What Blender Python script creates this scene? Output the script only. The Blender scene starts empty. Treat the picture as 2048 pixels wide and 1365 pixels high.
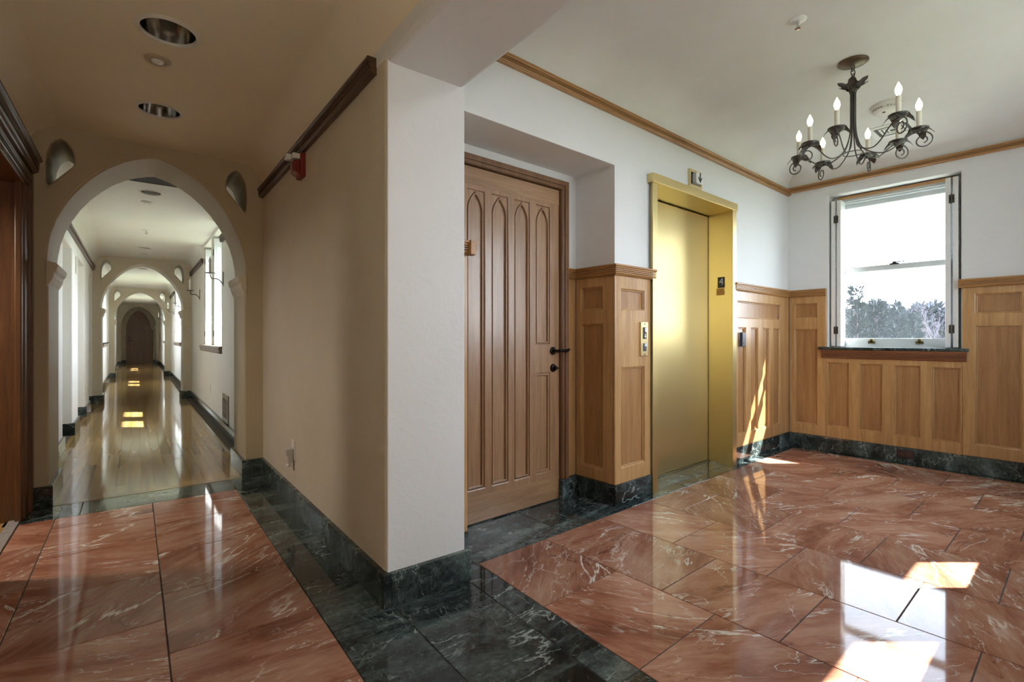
import bpy, bmesh, math, random
from mathutils import Vector, Matrix, noise as mnoise
from mathutils.geometry import tessellate_polygon
random.seed(7)
S = bpy.context.scene
COL = S.collection
PI = math.pi

# ------------------------------------------------------------------ camera, sky, sun, exposure
cam = bpy.data.cameras.new('camera'); camo = bpy.data.objects.new('camera', cam); COL.objects.link(camo)
camo.location = (0, 0, 1.10); camo.rotation_euler = (PI/2, 0, math.radians(-40.52))
cam.sensor_width = 36; cam.lens = 991/2048*36; cam.shift_y = -6.5/2048; cam.clip_start = .05; cam.clip_end = 400
S.camera = camo

SKY_STRENGTH = 9.5
SUN_STRENGTH = 38.0
HALL_FILL = 19.0  # strengths of the three added, out-of-view fill lamps start here
SIDE_FILL = 24.0
LOBBY_FILL = 7.0
w = bpy.data.worlds.new('sky'); S.world = w; w.use_nodes = True
nt = w.node_tree; bg = nt.nodes['Background']
tc = nt.nodes.new('ShaderNodeTexCoord'); sx = nt.nodes.new('ShaderNodeSeparateXYZ'); rp = nt.nodes.new('ShaderNodeValToRGB')
nt.links.new(tc.outputs['Generated'], sx.inputs[0]); nt.links.new(sx.outputs['Z'], rp.inputs[0]); nt.links.new(rp.outputs[0], bg.inputs[0])
rp.color_ramp.elements[0].position = 0.0; rp.color_ramp.elements[0].color = (.88, .93, 1, 1)
rp.color_ramp.elements[1].position = .8; rp.color_ramp.elements[1].color = (.62, .77, 1, 1)
bg.inputs[1].default_value = SKY_STRENGTH
sun = bpy.data.lights.new('sun', 'SUN'); suno = bpy.data.objects.new('sun', sun); COL.objects.link(suno)
sun.energy = SUN_STRENGTH; sun.angle = math.radians(.6); sun.color = (1, .96, .91)
EL = math.radians(48.5)
sd = Vector((-.762*math.cos(EL), .648*math.cos(EL), -math.sin(EL)))
suno.rotation_euler = sd.to_track_quat('-Z', 'Y').to_euler(); suno.location = (8, -6, 9)

S.view_settings.view_transform = 'Standard'; S.view_settings.look = 'None'
S.view_settings.gamma = 1; S.view_settings.use_curve_mapping = False
S.view_settings.exposure = 0.5
cy = S.cycles
cy.max_bounces = 10; cy.diffuse_bounces = 7; cy.glossy_bounces = 4; cy.transparent_max_bounces = 12; cy.transmission_bounces = 6
cy.caustics_reflective = False; cy.caustics_refractive = False
cy.sample_clamp_indirect = 6; cy.use_denoising = True; cy.blur_glossy = .5

# ------------------------------------------------------------------ frames: L = lobby (world), C = corridor, turned 3.26 degrees
ROT = {'L': 0.0, 'C': -math.radians(3.26)}
def W(p, fr='L'):
    a = ROT[fr]; c, s = math.cos(a), math.sin(a)
    return Vector((p[0]*c-p[1]*s, p[0]*s+p[1]*c, p[2]))

# ------------------------------------------------------------------ materials
def mat(name):
    m = bpy.data.materials.new(name); m.use_nodes = True
    return m, m.node_tree.nodes, m.node_tree.links, m.node_tree.nodes['Principled BSDF']
def ramp(N, stops):
    r = N.new('ShaderNodeValToRGB'); e = r.color_ramp.elements
    e[0].position, e[0].color = stops[0][0], (*stops[0][1], 1)
    e[1].position, e[1].color = stops[-1][0], (*stops[-1][1], 1)
    for p, c in stops[1:-1]:
        q = e.new(p); q.color = (*c, 1)
    return r
def noi(N, L, vec, scale, detail=4, rough=.5, dist=0):
    n = N.new('ShaderNodeTexNoise'); n.inputs['Scale'].default_value = scale; n.inputs['Detail'].default_value = detail
    n.inputs['Roughness'].default_value = rough; n.inputs['Distortion'].default_value = dist
    if vec is not None: L.new(vec, n.inputs['Vector'])
    return n
def mth(N, L, op, a, b=None, clamp=False):
    m = N.new('ShaderNodeMath'); m.operation = op; m.use_clamp = clamp
    for i, v in enumerate((a, b)):
        if v is None: continue
        if isinstance(v, (int, float)): m.inputs[i].default_value = v
        else: L.new(v, m.inputs[i])
    return m.outputs[0]
def mixc(N, L, fac, a, b):
    m = N.new('ShaderNodeMix'); m.data_type = 'RGBA'
    for i, v in ((0, fac), (6, a), (7, b)):
        if isinstance(v, (int, float)): m.inputs[i].default_value = v
        elif isinstance(v, tuple): m.inputs[i].default_value = (*v, 1)
        else: L.new(v, m.inputs[i])
    return m.outputs[2]
def maprange(N, L, v, a, b, c=0., d=1.):
    m = N.new('ShaderNodeMapRange'); L.new(v, m.inputs[0])
    for i, x in enumerate((a, b, c, d)): m.inputs[i+1].default_value = x
    return m.outputs[0]
def bump(N, L, B, h, strength, dist):
    b = N.new('ShaderNodeBump'); b.inputs['Strength'].default_value = strength; b.inputs['Distance'].default_value = dist
    L.new(h, b.inputs['Height']); L.new(b.outputs[0], B.inputs['Normal'])
def objvec(N, L, rnd=True, scale=(1, 1, 1)):
    t = N.new('ShaderNodeTexCoord'); v = t.outputs['Object']
    if rnd:
        oi = N.new('ShaderNodeObjectInfo'); k = mth(N, L, 'MULTIPLY', oi.outputs['Random'], 37.0)
        c = N.new('ShaderNodeCombineXYZ')
        L.new(k, c.inputs[0]); L.new(mth(N, L, 'MULTIPLY', k, 1.7), c.inputs[1]); L.new(k, c.inputs[2])
        a = N.new('ShaderNodeVectorMath'); a.operation = 'ADD'; L.new(v, a.inputs[0]); L.new(c.outputs[0], a.inputs[1]); v = a.outputs[0]
    mp = N.new('ShaderNodeMapping'); mp.inputs['Scale'].default_value = scale; L.new(v, mp.inputs[0])
    return mp.outputs[0]

def plain(name, col, rough=.5, metal=0, spec=.5):
    m, N, L, B = mat(name)
    B.inputs['Base Color'].default_value = (*col, 1); B.inputs['Roughness'].default_value = rough
    B.inputs['Metallic'].default_value = metal; B.inputs['Specular IOR Level'].default_value = spec
    t = N.new('ShaderNodeTexCoord'); n = noi(N, L, t.outputs['Object'], 35, 3)
    L.new(maprange(N, L, n.outputs[0], .3, .7, max(0, rough-.05), rough+.06), B.inputs['Roughness'])
    return m
def plaster(name, col, var, bstr=.25):
    m, N, L, B = mat(name)
    v = objvec(N, L, False)
    n = noi(N, L, v, 1.6, 6, .6); n2 = noi(N, L, v, 26, 6, .6)
    L.new(mixc(N, L, maprange(N, L, n.outputs[0], .35, .7), col, var), B.inputs['Base Color'])
    B.inputs['Roughness'].default_value = .62; B.inputs['Specular IOR Level'].default_value = .3
    n3 = noi(N, L, v, 7, 5, .65, 1.2)
    h = mth(N, L, 'ADD', mth(N, L, 'MULTIPLY', n2.outputs[0], .35), n3.outputs[0])
    bump(N, L, B, h, bstr, .012)
    return m
def wood(name, light, dark, axis='z', rough=.36, spec=.5, bmp=.12):
    m, N, L, B = mat(name)
    s = {'z': (1, 1, .06), 'x': (.06, 1, 1), 'y': (1, .06, 1)}[axis]
    v = objvec(N, L, True, s)
    n = noi(N, L, v, 28, 7, .6, .6); n2 = noi(N, L, v, 150, 3, .6)
    v2 = objvec(N, L, True, tuple(1 if q == 1 else .35 for q in s)); fl = noi(N, L, v2, 60, 4, .7, 2.)
    h = mth(N, L, 'ADD', mth(N, L, 'MULTIPLY', n.outputs[0], .62), mth(N, L, 'ADD', mth(N, L, 'MULTIPLY', n2.outputs[0], .25), mth(N, L, 'MULTIPLY', fl.outputs[0], .13)))
    if not bmp: h = noi(N, L, v, 9, 2, .5, .5).outputs[0]
    r = ramp(N, [(.36, dark), (.62, light)]); L.new(h, r.inputs[0]); L.new(r.outputs[0], B.inputs['Base Color'])
    if not bmp:
        oi = N.new('ShaderNodeObjectInfo'); hs = N.new('ShaderNodeHueSaturation'); L.new(r.outputs[0], hs.inputs['Color']); L.new(maprange(N, L, oi.outputs['Random'], 0, 1, .80, 1.12), hs.inputs['Value']); L.new(hs.outputs[0], B.inputs['Base Color'])
    B.inputs['Roughness'].default_value = rough; B.inputs['Specular IOR Level'].default_value = spec
    if bmp: bump(N, L, B, n2.outputs[0], bmp, .002)
    else:
        wv = noi(N, L, objvec(N, L, True, (6, 1.2, 1)), 1.0, 1); bump(N, L, B, wv.outputs[0], .10, .001)
    return m
def vein(N, L, vec, scale, width, dist, detail=5):
    n = noi(N, L, vec, scale, detail, .55, dist)
    a = mth(N, L, 'ABSOLUTE', mth(N, L, 'SUBTRACT', n.outputs[0], .5))
    return maprange(N, L, a, 0, width, 1, 0)
def red_marble():
    m, N, L, B = mat('red_marble')
    # every slab is cut at its own angle from the vein
    t = N.new('ShaderNodeTexCoord'); oi = N.new('ShaderNodeObjectInfo'); rot = N.new('ShaderNodeVectorRotate'); rot.rotation_type = 'Z_AXIS'
    L.new(t.outputs['Object'], rot.inputs[0]); L.new(maprange(N, L, oi.outputs['Random'], 0, 1, -.9, 1.3), rot.inputs['Angle'])
    c0 = N.new('ShaderNodeCombineXYZ'); k = mth(N, L, 'MULTIPLY', oi.outputs['Random'], 61.0)
    L.new(k, c0.inputs[0]); L.new(mth(N, L, 'MULTIPLY', k, 1.7), c0.inputs[1]); L.new(k, c0.inputs[2])
    ad = N.new('ShaderNodeVectorMath'); ad.operation = 'ADD'; L.new(rot.outputs[0], ad.inputs[0]); L.new(c0.outputs[0], ad.inputs[1]); v = ad.outputs[0]
    mp = N.new('ShaderNodeMapping'); mp.inputs['Scale'].default_value = (.30, 1.25, 1); L.new(v, mp.inputs[0]); vs = mp.outputs[0]
    mp2 = N.new('ShaderNodeMapping'); mp2.inputs['Scale'].default_value = (.55, 1.1, 1); mp2.inputs['Rotation'].default_value = (0, 0, .9); L.new(v, mp2.inputs[0]); vt = mp2.outputs[0]
    base = noi(N, L, vs, 5, 10, .62, .5); fine = noi(N, L, vs, 42, 8, .7, .3); blot = noi(N, L, v, 3.0, 4, .5)
    h = mth(N, L, 'ADD', mth(N, L, 'MULTIPLY', base.outputs[0], .55), mth(N, L, 'ADD', mth(N, L, 'MULTIPLY', fine.outputs[0], .22), mth(N, L, 'MULTIPLY', blot.outputs[0], .23)))
    r = ramp(N, [(.36, (.17, .058, .032)), (.45, (.29, .112, .064)), (.52, (.38, .175, .108)), (.60, (.46, .255, .17)), (.70, (.56, .40, .30))])
    L.new(h, r.inputs[0])
    hs = N.new('ShaderNodeHueSaturation'); L.new(r.outputs[0], hs.inputs['Color']); L.new(maprange(N, L, oi.outputs['Random'], 0, 1, .80, 1.12), hs.inputs['Value']); hs.inputs['Saturation'].default_value = .95
    v1 = mth(N, L, 'MULTIPLY', vein(N, L, vs, 2.6, .011, .25, 6), maprange(N, L, noi(N, L, v, 2.2, 3).outputs[0], .48, .56))
    v2 = mth(N, L, 'MULTIPLY', vein(N, L, vt, 3.4, .0045, .4, 7), maprange(N, L, noi(N, L, v, 3.3, 3).outputs[0], .50, .58, 0, .9))
    v4 = mth(N, L, 'MULTIPLY', vein(N, L, vs, 7, .010, .5, 7), maprange(N, L, noi(N, L, v, 5.3, 3).outputs[0], .47, .60, 0, .6))
    v3 = mth(N, L, 'MULTIPLY', vein(N, L, vt, 2.7, .010, .6, 7), maprange(N, L, noi(N, L, v, 2.6, 3).outputs[0], .53, .6, 0, .7))
    c = mixc(N, L, v3, hs.outputs[0], (.10, .03, .022))
    c = mixc(N, L, mth(N, L, 'MAXIMUM', v1, mth(N, L, 'MAXIMUM', v2, v4)), c, (.74, .69, .62))
    L.new(c, B.inputs['Base Color']); B.inputs['Roughness'].default_value = .045; B.inputs['Specular IOR Level'].default_value = .18
    return m
def green_marble(name, rnd=True):
    m, N, L, B = mat(name)
    v = objvec(N, L, rnd, (1, 1, 1))
    mp = N.new('ShaderNodeMapping'); mp.inputs['Scale'].default_value = (.45, 1.3, .8); mp.inputs['Rotation'].default_value = (.3, .2, .7); L.new(v, mp.inputs[0]); vs = mp.outputs[0]
    mp = N.new('ShaderNodeMapping'); mp.inputs['Scale'].default_value = (1.4, .5, .8); mp.inputs['Rotation'].default_value = (.5, -.3, .35); L.new(v, mp.inputs[0]); vt = mp.outputs[0]
    base = noi(N, L, vs, 3.2, 12, .68, .6); fine = noi(N, L, v, 40, 8, .75, .4)
    h = mth(N, L, 'ADD', mth(N, L, 'MULTIPLY', base.outputs[0], .7), mth(N, L, 'MULTIPLY', fine.outputs[0], .3))
    r = ramp(N, [(.38, (.009, .011, .011)), (.47, (.020, .027, .027)), (.55, (.06, .083, .080)), (.68, (.20, .26, .25))])
    L.new(h, r.inputs[0])
    v1 = mth(N, L, 'MULTIPLY', vein(N, L, vs, 4.5, .010, .35, 9), maprange(N, L, noi(N, L, v, 3.5, 3).outputs[0], .47, .6))
    v2 = mth(N, L, 'MULTIPLY', vein(N, L, vt, 7, .007, .4, 9), maprange(N, L, noi(N, L, v, 5, 3).outputs[0], .48, .62, 0, .8))
    v3 = mth(N, L, 'MULTIPLY', vein(N, L, vs, 14, .014, .6, 8), maprange(N, L, noi(N, L, v, 6, 3).outputs[0], .5, .62, 0, .5))
    c = mixc(N, L, mth(N, L, 'MAXIMUM', v3, mth(N, L, 'MAXIMUM', v1, v2)), r.outputs[0], (.34, .41, .385))
    L.new(c, B.inputs['Base Color']); B.inputs['Roughness'].default_value = .05; B.inputs['Specular IOR Level'].default_value = .38
    return m
def brass(name, col=(.70, .53, .22), rough=.26, stretch=(60, 60, 1)):
    m, N, L, B = mat(name)
    B.inputs['Base Color'].default_value = (*col, 1); B.inputs['Metallic'].default_value = 1
    v = objvec(N, L, False, stretch); n = noi(N, L, v, 4, 4, .6)
    v2 = objvec(N, L, False); n2 = noi(N, L, v2, 2.2, 5, .6)
    L.new(maprange(N, L, mth(N, L, 'ADD', mth(N, L, 'MULTIPLY', n.outputs[0], .3), mth(N, L, 'MULTIPLY', n2.outputs[0], .7)), .3, .7, rough-.02, rough+.04), B.inputs['Roughness'])
    ge = N.new('ShaderNodeNewGeometry'); cr_ = N.new('ShaderNodeVectorMath'); cr_.operation = 'CROSS_PRODUCT'
    L.new(ge.outputs['Normal'], cr_.inputs[0]); cr_.inputs[1].default_value = (.08, .12, 1)
    L.new(cr_.outputs[0], B.inputs['Tangent']); B.inputs['Anisotropic'].default_value = .65
    bump(N, L, B, n.outputs[0], .012, .001)
    return m
def glass(name):
    m, N, L, B = mat(name); m.use_transparent_shadow = True; out = N['Material Output']
    t = N.new('ShaderNodeBsdfTransparent'); t.inputs[0].default_value = (.96, .98, .98, 1)
    g = N.new('ShaderNodeBsdfGlossy'); g.inputs['Roughness'].default_value = .02
    f = N.new('ShaderNodeFresnel'); f.inputs[0].default_value = 1.35
    ge = N.new('ShaderNodeNewGeometry'); x = N.new('ShaderNodeMixShader'); L.new(mth(N, L, 'MULTIPLY', f.outputs[0], mth(N, L, 'SUBTRACT', 1., ge.outputs['Backfacing'])), x.inputs[0]); L.new(t.outputs[0], x.inputs[1]); L.new(g.outputs[0], x.inputs[2])
    tr = N.new('ShaderNodeBsdfTranslucent'); tr.inputs[0].default_value = (.85, .9, 1, 1); x2 = N.new('ShaderNodeMixShader'); x2.inputs[0].default_value = .005
    L.new(x.outputs[0], x2.inputs[1]); L.new(tr.outputs[0], x2.inputs[2])
    L.new(x2.outputs[0], out.inputs[0]); N.remove(B)
    return m
def emit(name, col, s):
    m, N, L, B = mat(name)
    B.inputs['Base Color'].default_value = (*col, 1); B.inputs['Emission Color'].default_value = (*col, 1); B.inputs['Emission Strength'].default_value = s
    return m

P_WHITE = plaster('plaster_white', (.75, .76, .77), (.72, .73, .735))
P_CEIL = plaster('plaster_ceiling', (.74, .73, .71), (.68, .66, .63), .12)
P_CREAM = plaster('plaster_cream', (.64, .585, .48), (.59, .53, .425), .3)
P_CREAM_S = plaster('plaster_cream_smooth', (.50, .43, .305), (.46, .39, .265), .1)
P_TAN_LIFT = plaster('plaster_tan_brightened', (.86, .785, .64), (.82, .74, .59), .15)  # same paint as the walls, lightened to stand in for missing light
P_HALL = plaster('plaster_hall', (.84, .82, .77), (.81, .785, .73), .2)
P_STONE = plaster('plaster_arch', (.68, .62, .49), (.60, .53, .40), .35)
OAK = wood('oak_upright', (.52, .31, .13), (.34, .175, .062))
OAK_P = wood('oak_panel', (.41, .22, .088), (.26, .12, .042))
OAK_X = wood('oak_along', (.46, .25, .095), (.27, .125, .04), 'x')
OAK_Y = wood('oak_across', (.46, .25, .095), (.27, .125, .04), 'y')
OAK_D = wood('oak_door', (.36, .205, .105), (.22, .115, .052))
OAK_DX = wood('oak_door_rail', (.38, .215, .105), (.22, .115, .052), 'x')
for _m in (OAK, OAK_P):
    _b = _m.node_tree.nodes['Principled BSDF']; _b.inputs['Coat Weight'].default_value = .4; _b.inputs['Coat Roughness'].default_value = .25
for _m in (OAK_D, OAK_DX):
    _b = _m.node_tree.nodes['Principled BSDF']; _b.inputs['Coat Weight'].default_value = .8; _b.inputs['Coat Roughness'].default_value = .22
OAK_RED = wood('oak_sill', (.26, .105, .048), (.15, .055, .024), 'y')
WALNUT = wood('dark_oak_rail', (.105, .052, .026), (.045, .02, .01), 'y')
WALNUT_Z = wood('dark_oak_upright', (.14, .060, .021), (.07, .027, .010), 'z')
MAPLE = wood('floor_maple', (.43, .27, .10), (.29, .165, .052), 'y', .085, .5, 0)
REDM = red_marble(); GREENM = green_marble('green_marble'); 
GROUT = plain('grout', (.05, .045, .04), .8)
BRASS = brass('brushed_brass', (.72, .59, .29), .42); BRASS_F = brass('brass_plate', (.72, .58, .32), .3)
CHROME = plain('chrome', (.72, .72, .72), .12, 1)
OAK_DOORS = None
WHITE = plain('white_paint', (.80, .80, .78), .35)
OFFW = plain('off_white_plastic', (.74, .72, .66), .4)
IRON = plain('wrought_iron', (.085, .078, .072), .42, .6)
IRON_D = plain('dark_metal', (.02, .02, .022), .4, .5)
BLACK = plain('black_plastic', (.012, .012, .012), .35)
DGREY = plain('dark_grey', (.06, .06, .06), .6)
RED = plain('red_plastic', (.20, .018, .013), .35)
CLEAR = glass('window_glass')
BULB = emit('bulb_glow', (1, .80, .55), 1.7)
CANDLE = plain('candle_sleeve', (.72, .68, .58), .5)
WHITE_EN = plain('white_enamel', (.76, .77, .77), .3)
FRAMEW = plain('window_frame_paint', (.56, .59, .60), .4)
BROWNPL = plain('brown_plastic', (.035, .014, .014), .4)

# ------------------------------------------------------------------ geometry helpers
class MB:
    def __init__(s): s.v = []; s.f = []; s.sm = []
    def add(s, vs, fs, smooth=False):
        o = len(s.v); s.v += [tuple(p) for p in vs]; s.f += [tuple(i+o for i in f) for f in fs]; s.sm += [smooth]*len(fs); return s
    def box(s, x0, x1, y0, y1, z0, z1):
        v = [(x, y, z) for z in (z0, z1) for x, y in ((x0, y0), (x1, y0), (x1, y1), (x0, y1))]
        return s.add(v, [(0, 3, 2, 1), (4, 5, 6, 7), (0, 1, 5, 4), (1, 2, 6, 5), (2, 3, 7, 6), (3, 0, 4, 7)])
    def prism(s, poly, axis, a, b, holes=(), smooth=False):
        loops = [list(poly)]+[list(h) for h in holes]
        def P(q, t):
            return {'x': (t, q[0], q[1]), 'y': (q[0], t, q[1]), 'z': (q[0], q[1], t)}[axis]
        flat = [q for l in loops for q in l]
        if len(loops) == 1 and len(poly) <= 4: tris = [tuple(range(len(poly)))]
        else: tris = tessellate_polygon([[Vector((q[0], q[1], 0)) for q in l] for l in loops])
        n = len(flat)
        fs = [tuple(t) for t in tris]+[tuple(i+n for i in reversed(t)) for t in tris]
        o = 0
        for l in loops:
            m = len(l)
            fs += [(o+i, o+(i+1) % m, o+(i+1) % m+n, o+i+n) for i in range(m)]; o += m
        return s.add([P(q, a) for q in flat]+[P(q, b) for q in flat], fs, smooth)
    def tube(s, pts, r, n=8, closed=False):
        pts = [Vector(p) for p in pts]; m = len(pts)
        rs = r if isinstance(r, (list, tuple)) else [r]*m
        vs = []; up = None
        for i, p in enumerate(pts):
            a = pts[(i-1) % m] if closed or i else p; b = pts[(i+1) % m] if closed or i < m-1 else p
            t = (b-a).normalized()
            if up is None: up = t.orthogonal().normalized()
            else: up = (up-t*up.dot(t)).normalized()
            q = t.cross(up)
            for k in range(n):
                an = 2*PI*k/n; vs.append(p+(up*math.cos(an)+q*math.sin(an))*rs[i])
        fs = []
        for i in range(m if closed else m-1):
            j = (i+1) % m
            fs += [(i*n+k, i*n+(k+1) % n, j*n+(k+1) % n, j*n+k) for k in range(n)]
        if not closed: fs += [tuple(range(n-1, -1, -1)), tuple((m-1)*n+k for k in range(n))]
        return s.add(vs, fs, True)
    def lathe(s, prof, c=(0, 0, 0), n=24, axis='z', smooth=True, caps=True):
        vs = []
        for r, h in prof:
            for k in range(n):
                a = 2*PI*k/n; x, y = r*math.cos(a), r*math.sin(a)
                p = {'z': (x, y, h), 'y': (x, h, y), 'x': (h, x, y)}[axis]
                vs.append((c[0]+p[0], c[1]+p[1], c[2]+p[2]))
        m = len(prof)
        fs = [(i*n+k, i*n+(k+1) % n, (i+1)*n+(k+1) % n, (i+1)*n+k) for i in range(m-1) for k in range(n)]
        if caps and prof[0][0] > 1e-5: fs.append(tuple(range(n)))
        if caps and prof[-1][0] > 1e-5: fs.append(tuple((m-1)*n+k for k in range(n)))
        return s.add(vs, fs, smooth)
ORG = {}; FRM = {}
def newobj(name, data, parent, at, fr):
    o = bpy.data.objects.new(name, data); COL.objects.link(o)
    if parent is None:
        o.location = W(at, fr); o.rotation_euler = (0, 0, ROT[fr]); ORG[o.name] = Vector(at); FRM[o.name] = fr
    else:
        o.parent = parent; fr = FRM[parent.name]; at = ORG[parent.name] if at is None else at
        o.location = Vector(at)-ORG[parent.name]; ORG[o.name] = Vector(at); FRM[o.name] = fr
    return o
def part(name, mb, m, parent=None, at=None, fr='L', bevel=0, kind=None, seg=2):
    me = bpy.data.meshes.new(name)
    if at is None: at = ORG[parent.name] if parent is not None else (0, 0, 0)
    me.from_pydata([(v[0]-at[0], v[1]-at[1], v[2]-at[2]) for v in mb.v], [], mb.f)
    me.materials.append(m)
    b = bmesh.new(); b.from_mesh(me); 
    bmesh.ops.remove_doubles(b, verts=b.verts, dist=1e-6); bmesh.ops.recalc_face_normals(b, faces=b.faces)
    b.to_mesh(me); b.free()
    if any(mb.sm) and len(me.polygons) == len(mb.sm):
        me.polygons.foreach_set('use_smooth', mb.sm)
        try: me.set_sharp_from_angle(angle=math.radians(40))
        except Exception: pass
    elif any(mb.sm):
        me.polygons.foreach_set('use_smooth', [True]*len(me.polygons))
        try: me.set_sharp_from_angle(angle=math.radians(40))
        except Exception: pass
    o = newobj(name, me, parent, at, fr)
    if bevel:
        q = o.modifiers.new('edge', 'BEVEL'); q.width = bevel; q.segments = seg; q.limit_method = 'ANGLE'; q.angle_limit = math.radians(35)
    if kind: o['kind'] = kind
    return o
def struct(name, mb, m, fr='L', at=(0, 0, 0), bevel=0, seg=2):
    return part(name, mb, m, None, at, fr, bevel, 'structure', seg)
def thing(name, label, cat, at, fr='L', group=None):
    o = newobj(name, None, None, at, fr); o['label'] = label; o['category'] = cat; o.empty_display_size = .1
    if group: o['group'] = group
    return o
def tag(o, label, cat, group=None):
    o['label'] = label; o['category'] = cat
    if group: o['group'] = group
    return o
def copy_tree(o, at=None, label=None, parent=None, rotz=0):
    c = o.copy(); COL.objects.link(c)
    ORG[c.name] = Vector(at) if at is not None else ORG[o.name]; FRM[c.name] = FRM[o.name]
    if parent is None:
        c.location = W(at, FRM[o.name]); c.rotation_euler = (0, 0, o.rotation_euler.z+rotz)
        if label: c['label'] = label
    else: c.parent = parent
    for ch in [k for k in o.children]: copy_tree(ch, None, None, c)
    return c
def circ(cx, cy_, r, n=24): return [(cx+r*math.cos(2*PI*k/n), cy_+r*math.sin(2*PI*k/n)) for k in range(n)]
def rect(x0, x1, y0, y1): return [(x0, y0), (x1, y0), (x1, y1), (x0, y1)]
def clip(poly, a, b, c):            # keep a*x+b*y<=c
    out = []
    for i, p in enumerate(poly):
        q = poly[(i+1) % len(poly)]; dp = a*p[0]+b*p[1]-c; dq = a*q[0]+b*q[1]-c
        if dp <= 0: out.append(p)
        if dp*dq < 0:
            t = dp/(dp-dq); out.append((p[0]+t*(q[0]-p[0]), p[1]+t*(q[1]-p[1])))
    return out
def Lxy(p):                         # corridor xy -> lobby xy
    v = W((p[0], p[1], 0), 'C'); return (v.x, v.y)

# ================================================================== SETTING
ZC = 2.80      # lobby ceiling
ZH = 2.48      # hall ceiling
# ---- sub floor
f = MB(); f.prism([Lxy((-1.7, -1.6)), (1.2, -.8), (6.2, -.8), (6.2, 2.6), (1.2, 2.6), Lxy((.9, 4.6)), Lxy((-1.7, 4.6))], 'z', -.12, -.003)
floor = struct('floor', f, GROUT)
GAP = .0022
def tile(poly, m, name='tile', parent=None, z=0):
    # inset a convex polygon by GAP, small chamfer
    cx = sum(p[0] for p in poly)/len(poly); cy_ = sum(p[1] for p in poly)/len(poly)
    def inset(pl, d):
        n = len(pl); ar = sum(pl[i][0]*pl[(i+1) % n][1]-pl[(i+1) % n][0]*pl[i][1] for i in range(n)); sg = 1 if ar > 0 else -1
        res = []
        for i in range(n):
            p0, p1, p2 = Vector(pl[i-1]), Vector(pl[i]), Vector(pl[(i+1) % n])
            a = (p1-p0).normalized(); b = (p2-p1).normalized(); na = Vector((-a.y, a.x))*sg; nb = Vector((-b.y, b.x))*sg
            k = (na+nb); k = k/max(.2, k.dot(na)); res.append(tuple(p1+k*d))
        return res
    a = inset(poly, GAP); b = inset(poly, GAP+.0012); n = len(a)
    v = [(*p, z-.014) for p in a]+[(*p, z-.001) for p in a]+[(*p, z) for p in b]
    fs = [(i, (i+1) % n, (i+1) % n+n, i+n) for i in range(n)]+[(i+n, (i+1) % n+n, (i+1) % n+2*n, i+2*n) for i in range(n)]+[tuple(range(2*n, 3*n))]
    mb = MB(); mb.add(v, fs)
    return part(name, mb, m, parent or floor, (cx, cy_, z))
def rng(lo, hi, off, step):
    k = math.floor((lo-off)/step); xs = [lo]
    t = off+k*step
    while t < hi-.01:
        if t > lo+.01: xs.append(t)
        t += step
    return xs+[hi]
T = .483
# lobby red tiles (left edge follows the corridor direction)
e0, e1 = Vector(Lxy((1.33, 2.02))), Vector(Lxy((1.33, -.6))); dd = (e1-e0).normalized(); nn = Vector((dd.y, -dd.x))  # normal
if nn.x > 0: nn = -nn
cols = [.88]+[1.894+T*k for k in range(0, 8)]
cols = [c for c in cols if c < 5.3]+[5.355]
for ci in range(len(cols)-1):
    off = 1.4575 if ci % 2 == 0 else 1.216
    ys = rng(-.2, 1.940, off, T)
    for a, b in zip(ys[:-1], ys[1:]):
        pl = clip(rect(cols[ci], cols[ci+1], a, b), nn.x, nn.y, nn.dot(e0))
        if len(pl) > 2:
            ar = abs(sum(pl[i][0]*pl[(i+1) % len(pl)][1]-pl[(i+1) % len(pl)][0]*pl[i][1] for i in range(len(pl))))/2
            if ar > .004: tile(pl, REDM)
# green strip at elevator wall and at window wall
xs = [1.435, 2.08, 2.72, 3.36, 4.0, 4.64, 5.36]
for i in range(len(xs)-1):
    a, b = xs[i], xs[i+1]
    tile(rect(a, b, 1.940, 2.05), GREENM)
yw = [-.2, .5, 1.2, 1.94]
for i in range(3): tile(rect(5.355, 5.50, yw[i], yw[i+1]), GREENM)
tile(rect(5.36, 5.50, 1.94, 2.05), GREENM)
for a, b in ((1.36, 2.05), (2.05, 2.66)): tile(rect(a, b, 2.05, 2.42), GREENM)
for a, b in ((2.98, 3.62), (3.62, 4.27)): tile(rect(a, b, 2.05, 2.22), GREENM)
# corridor side: green strips (corridor frame)
def ctile(poly, m): return tile([Lxy(p) for p in poly], m)
for a, b in ((-1.4, -.75), (-.75, -.1), (-.1, .55), (.55, 1.1), (1.1, 1.75), (1.75, 2.32), (2.32, 3.24), (3.24, 4.07)):
    ctile(rect(.585, .845, a, b), GREENM)
for a, b in ((-1.0, -.2), (-.2, .5), (.5, 1.2), (1.2, 1.93)):
    ctile(rect(.845, 1.2, a, b), GREENM)
for a, b in ((-1.0, -.35), (-.35, .35), (.35, 1.05), (1.05, 2.03)):
    ctile(rect(1.2, 1.33, a, b), GREENM)
for a, b in ((-.62, -.275), (-.275, .845)): ctile(rect(a, b, 4.07, 4.375), GREENM)
# vestibule red tiles
for (x0, x1, off) in ((-.545, -.385, 3.60), (-.385, .093, 3.86), (.093, .585, 3.595)):
    ys = rng(-1.2, 4.07, off, .5005 if x0 > -.5 else .6)
    for a, b in zip(ys[:-1], ys[1:]): ctile(rect(x0, x1, a, b), REDM)
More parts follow.
